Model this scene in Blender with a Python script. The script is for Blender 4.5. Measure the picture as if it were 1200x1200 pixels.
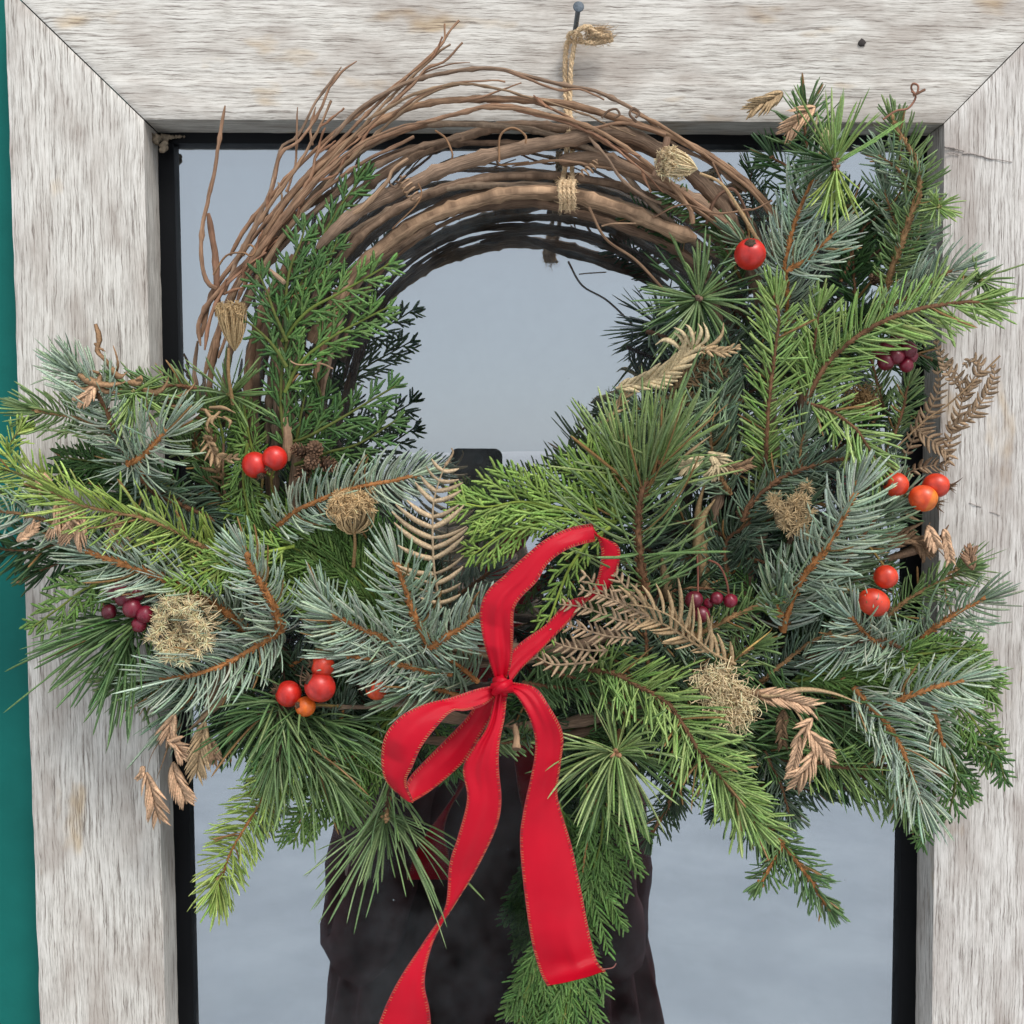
import bpy, bmesh, math, random
import numpy as np
from mathutils import Matrix, Vector, Euler
random.seed(7)
RNG = np.random.default_rng(11)
C = bpy.context.scene.collection
scene = bpy.context.scene
for o in list(bpy.data.objects):
    bpy.data.objects.remove(o)

# ------------------------------------------------------------------ camera
FPX = 1200.0                       # focal length in photo pixels (1200 px wide)
FOOT = (578.0, 537.0)              # pixel where the glass is seen square-on
D0 = 0.75                          # camera to glass
yaw = math.atan((600 - FOOT[0]) / FPX)
pitch = math.atan((600 - FOOT[1]) / FPX)
cam_d = bpy.data.cameras.new('camera'); cam = bpy.data.objects.new('camera', cam_d); C.objects.link(cam)
CAM = np.array([0.0, -D0, 0.0])
cam.location = CAM
ROT = (Matrix.Rotation(-yaw, 3, 'Z') @ Matrix.Rotation(math.radians(90) - pitch, 3, 'X') @ Matrix.Rotation(math.radians(0.40), 3, 'Z'))
cam.rotation_euler = ROT.to_euler()
cam_d.sensor_width = 36; cam_d.lens = 36 * FPX / 1200.0
cam_d.clip_start = 0.005; cam_d.clip_end = 3000
scene.camera = cam
scene.render.resolution_x = 1024; scene.render.resolution_y = 1024

# ------------------------------------------------------------------ daylight
SUN_EL, SUN_AZ = math.radians(52), math.radians(148)      # azimuth from +Y towards +X
w = bpy.data.worlds.new("World"); scene.world = w; w.use_nodes = True
nt = w.node_tree; nt.nodes.clear()
sky = nt.nodes.new('ShaderNodeTexSky'); sky.sky_type = 'NISHITA'; sky.sun_disc = False
sky.sun_elevation = SUN_EL; sky.sun_rotation = SUN_AZ
sky.air_density = 1.0; sky.dust_density = 1.2; sky.ozone_density = 1.0
hs = nt.nodes.new('ShaderNodeHueSaturation'); hs.inputs['Saturation'].default_value = 0.50
ov = nt.nodes.new('ShaderNodeMix'); ov.data_type = 'RGBA'; ov.inputs[0].default_value = 0.80      # even cloud cover over the clear sky
ov.inputs[7].default_value = (5.0, 5.3, 5.7, 1)
bg = nt.nodes.new('ShaderNodeBackground'); bg.inputs['Strength'].default_value = 0.15
wo = nt.nodes.new('ShaderNodeOutputWorld')
nt.links.new(sky.outputs[0], hs.inputs['Color']); nt.links.new(hs.outputs[0], ov.inputs[6]); nt.links.new(ov.outputs[2], bg.inputs['Color'])
nt.links.new(bg.outputs[0], wo.inputs['Surface'])
sd = bpy.data.lights.new('sun', 'SUN'); sun = bpy.data.objects.new('sun', sd); C.objects.link(sun)
sd.energy = 2.1; sd.angle = math.radians(20); sd.color = (1.0, 0.965, 0.92)
sdir = Vector((math.sin(SUN_AZ) * math.cos(SUN_EL), math.cos(SUN_AZ) * math.cos(SUN_EL), math.sin(SUN_EL)))
sun.rotation_euler = sdir.to_track_quat('Z', 'Y').to_euler(); sun.location = (1, -2, 3)
scene.view_settings.view_transform = 'Standard'; scene.view_settings.look = 'None'
scene.view_settings.exposure = 0.38; scene.view_settings.gamma = 1
scene.cycles.max_bounces = 10; scene.cycles.transparent_max_bounces = 16

# ------------------------------------------------------------------ helpers
_R = np.array(ROT)
def P(px, py, d):
    """the point at depth d (metres in front of the glass) that stands at photo position px, py"""
    r = _R @ np.array([(px - 600) / FPX, -(py - 600) / FPX, -1.0])
    t = (D0 - d) / r[1]
    return CAM + r * t
def PM(px, d=0.07):               # photo pixels to metres at depth d
    return px * (D0 - d) / FPX
def PP(l, dd=0.0):
    return np.array([P(a[0], a[1], a[2] / 100.0 + dd) for a in l])
VIEW = np.array([0.0, -1.0, 0.0])

def norm(v):
    v = np.asarray(v, float)
    return v / np.maximum(np.linalg.norm(v, axis=-1, keepdims=True), 1e-12)

def smooth_path(pts, n):
    """Catmull-Rom through pts, resampled evenly to n points"""
    p = np.asarray(pts, float)
    if len(p) == 2:
        return p[0] + (p[1] - p[0]) * np.linspace(0, 1, n)[:, None]
    q = np.vstack([2 * p[0] - p[1], p, 2 * p[-1] - p[-2]])
    out = []
    for i in range(1, len(q) - 2):
        t = np.linspace(0, 1, 16, endpoint=False)[:, None]
        a, b, c, d = q[i-1], q[i], q[i+1], q[i+2]
        out.append(0.5 * ((2*b) + (c-a)*t + (2*a-5*b+4*c-d)*t*t + (-a+3*b-3*c+d)*t**3))
    out = np.vstack(out + [p[-1:]])
    s = np.concatenate([[0], np.cumsum(np.linalg.norm(np.diff(out, axis=0), axis=1))])
    u = np.linspace(0, s[-1], n)
    return np.stack([np.interp(u, s, out[:, k]) for k in range(out.shape[1])], 1)

class MB:
    """collects quads with uv and colour, builds ONE mesh object"""
    def __init__(self): self.v = []; self.f = []; self.t = []; self.c = []; self.uv = []; self.n = 0
    def add(self, v, quads=None, tris=None, col=(1, 1, 1), uv=None):
        v = np.asarray(v, float).reshape(-1, 3); k = len(v)
        self.v.append(v)
        if quads is not None and len(quads): self.f.append(np.asarray(quads, int) + self.n)
        if tris is not None and len(tris): self.t.append(np.asarray(tris, int) + self.n)
        c = np.asarray(col, float)
        if c.ndim == 1: c = np.tile(c, (k, 1))
        self.c.append(c)
        self.uv.append(np.zeros((k, 2)) if uv is None else np.asarray(uv, float).reshape(-1, 2))
        self.n += k
    def strips(self, A, W, ref, flat=0.5, col=(1, 1, 1)):
        """N tapered needles at once: A (N,K,3) axis points, W (N,K) half widths, ref (N,3) flat-side normal"""
        N, K, _ = A.shape
        if N == 0: return
        ch = norm(A[:, -1] - A[:, 0]); side = norm(np.cross(ch, ref)); nn = norm(np.cross(side, ch))
        side = side[:, None, :]; nn = nn[:, None, :]; w_ = W[..., None]
        ring = np.stack([A + side * w_, A + nn * w_ * flat, A - side * w_, A - nn * w_ * flat], 2)  # N,K,4,3
        i = np.arange(N)[:, None, None] * K * 4; k = np.arange(K - 1)[None, :, None] * 4; j = np.arange(4)[None, None, :]
        a = i + k + j; b = i + k + (j + 1) % 4
        q = np.stack([a, b, b + 4, a + 4], -1).reshape(-1, 4)
        c = np.asarray(col, float)
        if c.ndim == 1: c = np.tile(c, (N, 1))
        if c.ndim == 2: c = np.repeat(c[:, None, :], K, 1)
        c = np.repeat(c[:, :, None, :], 4, 2).reshape(-1, 3)
        vv = np.broadcast_to(np.linspace(0, 1, K)[None, :, None], (N, K, 4)).reshape(-1)
        uu = np.broadcast_to(np.array([0, .5, 1, .5])[None, None, :], (N, K, 4)).reshape(-1)
        self.add(ring.reshape(-1, 3), q, None, c, np.stack([uu, vv], 1))
    def tube(self, pts, rad, seg=8, col=(1, 1, 1), caps=True, ripple=0.0):
        p = np.asarray(pts, float); n = len(p)
        rad = np.full(n, rad) if np.isscalar(rad) else np.asarray(rad, float)
        T = norm(np.gradient(p, axis=0)); u = norm(np.cross(T[0], [0.3, 0.2, 0.93])); U = [u]
        for i in range(1, n):
            u = U[-1] - T[i] * np.dot(U[-1], T[i]); U.append(norm(u))
        U = np.array(U); Wv = np.cross(T, U)
        th = np.arange(seg) * 2 * math.pi / seg
        rr = rad[:, None] * np.ones(seg)[None, :]
        if ripple: rr = rr * (1 + ripple * RNG.standard_normal(seg)[None, :] + ripple * 0.6 * RNG.standard_normal((n, seg)))
        v = p[:, None, :] + rr[..., None] * (np.cos(th)[None, :, None] * U[:, None, :] + np.sin(th)[None, :, None] * Wv[:, None, :])
        s = np.concatenate([[0], np.cumsum(np.linalg.norm(np.diff(p, axis=0), axis=1))])
        r0 = float(rad.mean())
        uv = np.stack(np.broadcast_arrays(np.sin(th / 2)[None, :] * 3 * r0 + self.n * 0.013, s[:, None] + self.n * 0.037), -1)
        i = np.arange(n - 1)[:, None] * seg; j = np.arange(seg)[None, :]; j2 = (j + 1) % seg
        q = np.stack(np.broadcast_arrays(i + j, i + j2, i + seg + j2, i + seg + j), -1).reshape(-1, 4)
        c = np.asarray(col, float)
        if c.ndim == 2 and len(c) == n: c = np.repeat(c, seg, 0)
        base = self.n
        self.add(v.reshape(-1, 3), q, None, c, uv.reshape(-1, 2))
        if caps:
            for e, rev in ((0, True), (n - 1, False)):
                ce = c if c.ndim == 1 else c[e * seg]
                ring = v[e]; ctr = p[e] + T[e] * rad[e] * (-.3 if rev else .3)
                tr = [[seg, (k + 1) % seg, k] if rev else [seg, k, (k + 1) % seg] for k in range(seg)]
                self.add(np.vstack([ring, ctr[None]]), None, tr, ce, np.zeros((seg + 1, 2)) + uv[e, 0])
    def grid(self, G, col=(1, 1, 1), uv=None):
        G = np.asarray(G, float); a, b = G.shape[:2]
        i = np.arange(a - 1)[:, None] * b; j = np.arange(b - 1)[None, :]
        q = np.stack([i + j, i + j + 1, i + j + b + 1, i + j + b], -1).reshape(-1, 4)
        self.add(G.reshape(-1, 3), q, None, col, uv)
    def box(self, c, s, col=(1, 1, 1), R=None):
        c = np.array(c, float); h = np.array(s, float) / 2
        v = np.array([[x, y, z] for x in (-1, 1) for y in (-1, 1) for z in (-1, 1)], float) * h
        if R is not None: v = v @ np.array(R).T
        q = [[0,1,3,2],[4,6,7,5],[0,4,5,1],[2,3,7,6],[0,2,6,4],[1,5,7,3]]
        self.add(v + c, q, None, col, v[:, [0, 2]])
    def blob(self, c, r, axis=(0, 0, 1), elong=1.0, seg=16, rings=12, col=(1, 1, 1), dent=0.0, lump=0.0):
        ax = norm(axis); u = norm(np.cross(ax, [0.31, 0.77, 0.2])); w2 = np.cross(ax, u)
        th = np.linspace(0.02, math.pi - 0.02, rings); ph = np.arange(seg) * 2 * math.pi / seg
        rr = np.sin(th) * r; zz = np.cos(th) * r * elong
        if dent: zz = zz - dent * r * np.exp(-(th / 0.35) ** 2)
        LR = 1 + lump * RNG.standard_normal((rings, seg)) if lump else 1.0
        v = (rr[:, None] * np.cos(ph) * LR)[..., None] * u + (rr[:, None] * np.sin(ph) * LR)[..., None] * w2 + zz[:, None, None] * ax
        v = v + np.array(c)
        i = np.arange(rings - 1)[:, None] * seg; j = np.arange(seg)[None, :]; j2 = (j + 1) % seg
        q = np.stack(np.broadcast_arrays(i + j, i + seg + j, i + seg + j2, i + j2), -1).reshape(-1, 4)
        cc = np.asarray(col, float)
        if cc.ndim == 3: cc = cc.reshape(-1, 3)
        uv = np.stack(np.broadcast_arrays(ph[None, :], th[:, None]), -1)
        base = v.reshape(-1, 3)
        self.add(base, q, None, cc, uv)
        k0 = self.n - len(base)
        self.t.append(np.array([[k0 + k, k0 + k + 1, k0] for k in range(1, seg - 1)]))
        e = k0 + (rings - 1) * seg
        self.t.append(np.array([[e, e + k + 1, e + k] for k in range(1, seg - 1)]))
    def build(self, name, mat, parent=None, smooth=True, origin=None, kind=None, label=None):
        v = np.vstack(self.v); c = np.vstack(self.c); uv = np.vstack(self.uv)
        ctr = v.mean(0) if origin is None else np.array(origin, float)
        v = v - ctr
        F = np.vstack(self.f) if self.f else np.zeros((0, 4), int)
        T = np.vstack(self.t) if self.t else np.zeros((0, 3), int)
        me = bpy.data.meshes.new(name)
        me.vertices.add(len(v)); me.vertices.foreach_set('co', v.astype(np.float32).ravel())
        li = np.concatenate([F.ravel(), T.ravel()]).astype(np.int32)
        me.loops.add(len(li)); me.loops.foreach_set('vertex_index', li)
        nf = len(F) + len(T); me.polygons.add(nf)
        ls = np.concatenate([np.arange(len(F)) * 4, len(F) * 4 + np.arange(len(T)) * 3]).astype(np.int32)
        me.polygons.foreach_set('loop_start', ls)
        me.polygons.foreach_set('loop_total', np.concatenate([np.full(len(F), 4), np.full(len(T), 3)]).astype(np.int32))
        me.polygons.foreach_set('use_smooth', np.full(nf, smooth))
        ul = me.uv_layers.new(name='UVMap'); ul.data.foreach_set('uv', uv[li].astype(np.float32).ravel())
        ca = me.color_attributes.new('col', 'FLOAT_COLOR', 'POINT')
        ca.data.foreach_set('color', np.hstack([c, np.ones((len(c), 1))]).astype(np.float32).ravel())
        me.update(calc_edges=True); me.validate()
        me.materials.append(mat)
        o = bpy.data.objects.new(name, me); C.objects.link(o)
        place(o, ctr, parent)
        if kind: o['kind'] = kind
        if label: o['label'] = label
        return o
WL = {}
def place(o, loc, parent=None):
    loc = np.array(loc, float); WL[o.name] = loc
    if parent is not None:
        o.parent = parent; o.location = loc - WL[parent.name]
    else: o.location = loc
def empty(name, loc, label, cat, group=None):
    o = bpy.data.objects.new(name, None); C.objects.link(o); o.empty_display_size = 0.02
    place(o, loc); tag(o, label, cat, group); return o
def tag(o, label, cat, group=None):
    o['label'] = label; o['category'] = cat
    if group: o['group'] = group
    return o

# ------------------------------------------------------------------ materials
def mat(name, rough=0.6, spec=0.5):
    m = bpy.data.materials.new(name); m.use_nodes = True
    n = m.node_tree.nodes; b = n['Principled BSDF']
    b.inputs['Roughness'].default_value = rough; b.inputs['Specular IOR Level'].default_value = spec
    return m, n, m.node_tree.links, b
def nd(n, t, **kw):
    x = n.new(t)
    for k, v in kw.items():
        if k in x.inputs: x.inputs[k].default_value = v
        else: setattr(x, k, v)
    return x
def ramp(n, stops):
    r = n.new('ShaderNodeValToRGB'); e = r.color_ramp.elements
    while len(e) < len(stops): e.new(0.5)
    for i, (p, c) in enumerate(stops):
        e[i].position = p; e[i].color = (*c, 1) if len(c) == 3 else c
    return r
def mixc(n, l, blend, fac, a, b):
    x = n.new('ShaderNodeMix'); x.data_type = 'RGBA'; x.blend_type = blend
    for sock, val in ((x.inputs[0], fac), (x.inputs[6], a), (x.inputs[7], b)):
        if hasattr(val, 'node') or isinstance(val, bpy.types.NodeSocket): l.new(val, sock)
        else: sock.default_value = val if not isinstance(val, tuple) else (*val, 1)
    return x.outputs[2]

def foliage_mat(name, rough=0.42, trans=0.18, spec=0.35, noise=0.35):
    m, n, l, b = mat(name, rough, spec)
    a = nd(n, 'ShaderNodeAttribute', attribute_name='col')
    tc = n.new('ShaderNodeTexCoord'); nz = nd(n, 'ShaderNodeTexNoise', Scale=900.0, Detail=2.0)
    l.new(tc.outputs['Object'], nz.inputs['Vector'])
    r = ramp(n, [(0.3, (1 - noise,) * 3), (0.7, (1 + noise * 0.5,) * 3)]); l.new(nz.outputs[0], r.inputs[0])
    c = mixc(n, l, 'MULTIPLY', 1.0, a.outputs['Color'], r.outputs[0])
    l.new(c, b.inputs['Base Color'])
    if trans:
        tr = n.new('ShaderNodeBsdfTranslucent'); l.new(c, tr.inputs['Color'])
        ms = n.new('ShaderNodeMixShader'); ms.inputs[0].default_value = trans
        out = n['Material Output']; l.new(b.outputs[0], ms.inputs[1]); l.new(tr.outputs[0], ms.inputs[2]); l.new(ms.outputs[0], out.inputs['Surface'])
    return m
M_needle = foliage_mat('evergreen_needle', 0.38, 0.16, 0.45)
M_cedar = foliage_mat('cedar_scale', 0.5, 0.12, 0.3, 0.45)
M_dry = foliage_mat('dried_plant', 0.75, 0.12, 0.2, 0.35)

def bark_mat(name, dark, light, sx=900, sy=70, rough=0.8, bump=0.6):
    m, n, l, b = mat(name, rough, 0.25)
    tc = n.new('ShaderNodeUVMap'); mp = nd(n, 'ShaderNodeMapping'); mp.inputs['Scale'].default_value = (sx, sy, 1)
    l.new(tc.outputs[0], mp.inputs[0])
    nz = nd(n, 'ShaderNodeTexNoise', Scale=1.0, Detail=5.0, Roughness=0.7); l.new(mp.outputs[0], nz.inputs['Vector'])
    to = n.new('ShaderNodeTexCoord'); nb = nd(n, 'ShaderNodeTexNoise', Scale=60.0, Detail=3.0); l.new(to.outputs['Object'], nb.inputs['Vector'])
    r = ramp(n, [(0.30, dark), (0.52, tuple((a + c) / 2 for a, c in zip(dark, light))), (0.72, light)]); l.new(nz.outputs[0], r.inputs[0])
    r2 = ramp(n, [(0.3, (.65, .62, .6)), (0.7, (1.25, 1.2, 1.15))]); l.new(nb.outputs[0], r2.inputs[0])
    at = nd(n, 'ShaderNodeAttribute', attribute_name='col')
    c1 = mixc(n, l, 'MULTIPLY', 1.0, r.outputs[0], r2.outputs[0])
    c2 = mixc(n, l, 'MULTIPLY', 1.0, c1, at.outputs['Color'])
    l.new(c2, b.inputs['Base Color'])
    bp = nd(n, 'ShaderNodeBump', Strength=bump, Distance=0.0004); l.new(nz.outputs[0], bp.inputs['Height']); l.new(bp.outputs[0], b.inputs['Normal'])
    return m
M_vine = bark_mat('grapevine_bark', (.075, .048, .034), (.47, .345, .25), 1300, 60, .8, .9)
M_stem = bark_mat('twig_bark', (.62, .55, .5), (1.25, 1.2, 1.1), 1500, 500, 0.8, 0.8)
# ================================================================== the setting
def wood_mat(name, tint=(1, 1, 1), stain=.60, offset=0.0):
    m, n, l, b = mat(name, 0.82, 0.2)
    uv = n.new('ShaderNodeUVMap')
    off = nd(n, 'ShaderNodeMapping'); off.inputs['Location'].default_value = (offset, offset * .7, 0); l.new(uv.outputs[0], off.inputs[0])
    # slight waviness of the grain
    wz = nd(n, 'ShaderNodeTexNoise', Scale=9.0, Detail=2.0); l.new(off.outputs[0], wz.inputs['Vector'])
    mx = n.new('ShaderNodeVectorMath'); mx.operation = 'MULTIPLY_ADD'
    l.new(wz.outputs['Color'], mx.inputs[0]); mx.inputs[1].default_value = (0.004, 0.006, 0); l.new(off.outputs[0], mx.inputs[2])
    w2 = nd(n, 'ShaderNodeTexNoise', Scale=110.0, Detail=2.0); l.new(off.outputs[0], w2.inputs['Vector'])
    m2 = n.new('ShaderNodeVectorMath'); m2.operation = 'MULTIPLY_ADD'
    l.new(w2.outputs['Color'], m2.inputs[0]); m2.inputs[1].default_value = (0.002, 0.0017, 0); l.new(mx.outputs[0], m2.inputs[2]); mx = m2
    def grain(sx, sy, det, ro):
        mp = nd(n, 'ShaderNodeMapping'); mp.inputs['Scale'].default_value = (sx, sy, 1); l.new(mx.outputs[0], mp.inputs[0])
        z = nd(n, 'ShaderNodeTexNoise', Scale=1.0, Detail=det, Roughness=ro); l.new(mp.outputs[0], z.inputs['Vector']); return z.outputs[0]
    g1 = grain(22, 620, 7, .74); g2 = grain(60, 1500, 4, .7); g3 = grain(7, 260, 3, .6); g4 = grain(14, 30, 4, .6)
    def add(a, b_, op='ADD'):
        x = n.new('ShaderNodeMath'); x.operation = op
        for s, v in ((x.inputs[0], a), (x.inputs[1], b_)):
            if isinstance(v, (int, float)): s.default_value = v
            else: l.new(v, s)
        return x.outputs[0]
    s = add(add(g1, 0.50, 'MULTIPLY'), add(g2, 0.38, 'MULTIPLY')); s = add(s, add(g3, 0.10, 'MULTIPLY')); s = add(s, add(g4, 0.12, 'MULTIPLY'))
    # s about 0.55 on average
    r = ramp(n, [(0.44, (.16, .14, .125)), (0.485, (.33, .30, .275)), (0.522, (.56, .535, .50)), (0.59, (.76, .74, .705))]); l.new(s, r.inputs[0])
    # worn grey-mauve zones where the whitewash is thin, tan stain zones
    rz = ramp(n, [(0.44, (1, 1, 1)), (0.64, (.66, .62, .60))]); l.new(g4, rz.inputs[0])
    c = mixc(n, l, 'MULTIPLY', 1.0, r.outputs[0], rz.outputs[0])
    st = nd(n, 'ShaderNodeTexNoise', Scale=1.0, Detail=3.0, Roughness=.6)
    mp = nd(n, 'ShaderNodeMapping'); mp.inputs['Scale'].default_value = (11, 26, 1); mp.inputs['Location'].default_value = (3.1, 1.7, 0); l.new(off.outputs[0], mp.inputs[0]); l.new(mp.outputs[0], st.inputs['Vector'])
    rs = ramp(n, [(stain, (0, 0, 0)), (stain + .10, (.75, .75, .75))]); l.new(st.outputs[0], rs.inputs[0])
    c = mixc(n, l, 'MULTIPLY', rs.outputs[0], c, (.86, .68, .46))
    c = mixc(n, l, 'MULTIPLY', 1.0, c, tint)
    l.new(c, b.inputs['Base Color'])
    bp = nd(n, 'ShaderNodeBump', Strength=0.6, Distance=0.0008); l.new(s, bp.inputs['Height']); l.new(bp.outputs[0], b.inputs['Normal'])
    return m
FD = 0.036                                     # frame stands this far in front of the glass
window = empty('framed_window', P(640, 1500, 0.0), 'weathered whitewashed wooden window frame with dark reflecting glass behind the wreath', 'window')
def board(name, q, along, m, knots=()):
    """mitred board; q = four photo corners of its face: two ends of the inner edge then two ends of the outer edge"""
    a, b, c_, d_ = [P(x, y, FD) for x, y in q]
    nu, nv = 260, 26
    u = np.linspace(0, 1, nu); v = np.linspace(0, 1, nv)
    v = 0.5 - 0.5 * np.cos(v * math.pi) if False else v
    G = ((1 - v)[None, :, None] * (a + (b - a) * u[:, None])[:, None, :] + v[None, :, None] * (d_ + (c_ - d_) * u[:, None])[:, None, :])
    ax = norm(b - a); inward = a - d_; inward = norm(inward - ax * np.dot(inward, ax))
    # wavy worn edges
    wob = np.interp(np.arange(nu), np.arange(0, nu + 12, 4), RNG.standard_normal(len(range(0, nu + 12, 4))) * 0.00014)
    wob2 = np.interp(np.arange(nu), np.arange(0, nu + 12, 4), RNG.standard_normal(len(range(0, nu + 12, 4))) * 0.0002)
    G = G + inward * (wob[:, None] * (1 - v)[None, :] ** 3 + wob2[:, None] * v[None, :] ** 3)[..., None]
    z = RNG.standard_normal((1, nv)) * 0.00018 + np.interp(np.arange(nu), np.arange(0, nu + 30, 15), RNG.standard_normal(len(range(0, nu + 30, 15))))[:, None] * 0.00015
    z = z - 0.0012 * (np.exp(-v / .025) + np.exp(-(1 - v) / .025))[None, :] - 0.0010 * (np.exp(-u / .004) + np.exp(-(1 - u) / .004))[:, None]
    G[..., 1] -= z
    org = a
    rel = G - org
    U = rel @ ax; V = rel @ (-inward)
    mb = MB(); mb.grid(G, uv=np.stack([U, V], -1).reshape(-1, 2))
    # sides and back
    back = 0.03
    for edge, uvs in ((G[:, 0], U[:, 0]), (G[:, -1], U[:, -1]), (G[0], V[0]), (G[-1], V[-1])):
        B = edge.copy(); B[:, 1] = 0.012
        E = np.stack([edge, edge * .5 + B * .5, B], 0)
        dpt = np.array([0, .024, .048])[:, None]
        if edge.shape[0] == nu: uvx = np.stack(np.broadcast_arrays(uvs[None, :], 0.3 + dpt), -1)
        else: uvx = np.stack(np.broadcast_arrays(dpt + 0.0 * uvs[None, :], uvs[None, :]), -1)
        mb.grid(E, uv=uvx.reshape(-1, 2))
    return mb.build(name, m, window)
Mw = [wood_mat('whitewashed_wood', (.89, .87, .835), .64, offset=0.0), wood_mat('whitewashed_wood_b', (.89, .87, .83), .58, offset=2.3), wood_mat('whitewashed_wood_c', (.88, .855, .835), .62, offset=5.1)]
# corners in the photo: inner tl, tr, bl, br and outer ones
itl, itr, ibl, ibr = (167.5, 139), (1108, 143), (196.5, 1330), (1091, 1330)
otl, otr, obl, obr = (4, -20), (1262, -14), (56, 1480), (1250, 1480)
g = 0.8
board('frame_board', [(itl[0], itl[1] + g), (ibl[0], ibl[1]), (obl[0], obl[1]), (otl[0], otl[1] + 2*g)], 'z', Mw[0]).__setitem__('label', 'left upright board of the frame')
board('frame_board', [(itl[0] + g, itl[1]), (itr[0] - g, itr[1]), (otr[0] - g, otr[1]), (otl[0] + g, otl[1])], 'x', Mw[1]).__setitem__('label', 'top board of the frame with tan stains and an old nail hole')
board('frame_board', [(itr[0], itr[1] + g), (ibr[0], ibr[1]), (obr[0], obr[1]), (otr[0], otr[1] + 2*g)], 'z', Mw[2]).__setitem__('label', 'right upright board of the frame with a split across it')
board('frame_board', [(ibl[0] + g, ibl[1]), (ibr[0] - g, ibr[1]), (obr[0] - g, obr[1]), (obl[0] + g, obl[1])], 'x', Mw[1])

# scars in the wood: nail hole, split, knots
def plain(name, col, rough=0.8, spec=0.3, bump=0, bs=400, metal=0.0):
    m, n, l, b = mat(name, rough, spec); b.inputs['Base Color'].default_value = (*col, 1); b.inputs['Metallic'].default_value = metal
    if bump:
        tc = n.new('ShaderNodeTexCoord'); nz = nd(n, 'ShaderNodeTexNoise', Scale=float(bs), Detail=4.0); l.new(tc.outputs['Object'], nz.inputs['Vector'])
        bp = nd(n, 'ShaderNodeBump', Strength=bump, Distance=0.001); l.new(nz.outputs[0], bp.inputs['Height']); l.new(bp.outputs[0], b.inputs['Normal'])
        r = ramp(n, [(0.3, tuple(c * .7 for c in col)), (0.7, tuple(min(1, c * 1.25) for c in col))]); l.new(nz.outputs[0], r.inputs[0]); l.new(r.outputs[0], b.inputs['Base Color'])
    return m
M_dark = plain('dark_hollow', (.045, .038, .035), 0.95)
M_scar = plain('bare_wood', (.36, .31, .28), 0.9, .2, .6, 900)
mb = MB(); mb.blob(P(1010, 50, FD + .0008), PM(4.5, .036), (0, 1, 0), .35, 14, 8, col=(.7, .7, .7), lump=.12); mb.build('nail_hole', M_dark, window)
mb = MB()
for (x0, y0, x1, y1, r) in ((1107, 172, 1120, 175, 1.0), (1118, 176, 1130, 177, .8), (1128, 180, 1150, 183, .7), (1148, 182, 1164, 187, .7), (1162, 186, 1186, 190, .45), (1110, 180, 1124, 182, .6), (1136, 589, 1150, 594, .5), (1160, 600, 1172, 604, .4)):
    p = smooth_path([P(x0, y0, FD + .0004), P((x0+x1)/2 + RNG.normal()*2, (y0+y1)/2 + RNG.normal()*1.5, FD + .0006), P(x1, y1, FD + .0004)], 12); mb.tube(p, PM(r), 6, ripple=.3)
mb.build('wood_crack', M_scar, window)
# the dried filler in the upper left corner
M_filler = plain('old_filler', (.24, .19, .135), .95, .2, .8, 500)
mb = MB()
for k in range(16):
    t = k / 15; mb.blob(P(182 + 34 * t ** 1.3 + RNG.normal(), 160 + 6 * math.exp(-t * 3) * RNG.random(), .008 + .010 * math.exp(-3 * t)), PM(6 * (1 - .75 * t)) * (.5 + .7 * RNG.random()), RNG.standard_normal(3), .8, 10, 7, (.9, .85, .8) if k % 3 else (.5, .45, .4), lump=.25)
for k in range(6): mb.blob(P(186 + RNG.random() * 8, 168 + k * 1.6, .016), PM(4), RNG.standard_normal(3), 1, 10, 7, lump=.15)
mb.build('dried_filler', M_filler, window)

# gasket, panes, black sheet in place of the unlit room behind
M_gasket = plain('black_rubber', (.0035, .004, .005), .55, .15)
gi = dict(l0=(203.5, 168), l1=(230.5, 1330), r0=(1071, 170), r1=(1049.5, 1330))
def slab(name, q, d_front, d_back, m, parent, label=None, kind=None):
    mb = MB(); f = [P(x, y, d_front) for x, y in q]; b = [np.array([p[0], -d_back, p[2]]) for p in f]
    mb.add(f + b, [[0, 1, 2, 3], [4, 7, 6, 5], [0, 4, 5, 1], [1, 5, 6, 2], [2, 6, 7, 3], [3, 7, 4, 0]], None, (1, 1, 1), [[p[0], p[2]] for p in f + b])
    return mb.build(name, m, parent, smooth=False, label=label, kind=kind)
slab('gasket', [(170, 150), (203.5, 168), (230.5, 1330), (190, 1345)], .006, -.012, M_gasket, window)
slab('gasket', [(170, 145), (1110, 145), (1071, 170), (203.5, 168)], .0063, -.012, M_gasket, window)
slab('gasket', [(1071, 170), (1110, 150), (1095, 1345), (1049.5, 1330)], .006, -.012, M_gasket, window)
slab('gasket', [(228, 1330), (1052, 1330), (1100, 1370), (190, 1370)], .0063, -.012, M_gasket, window)

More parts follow.
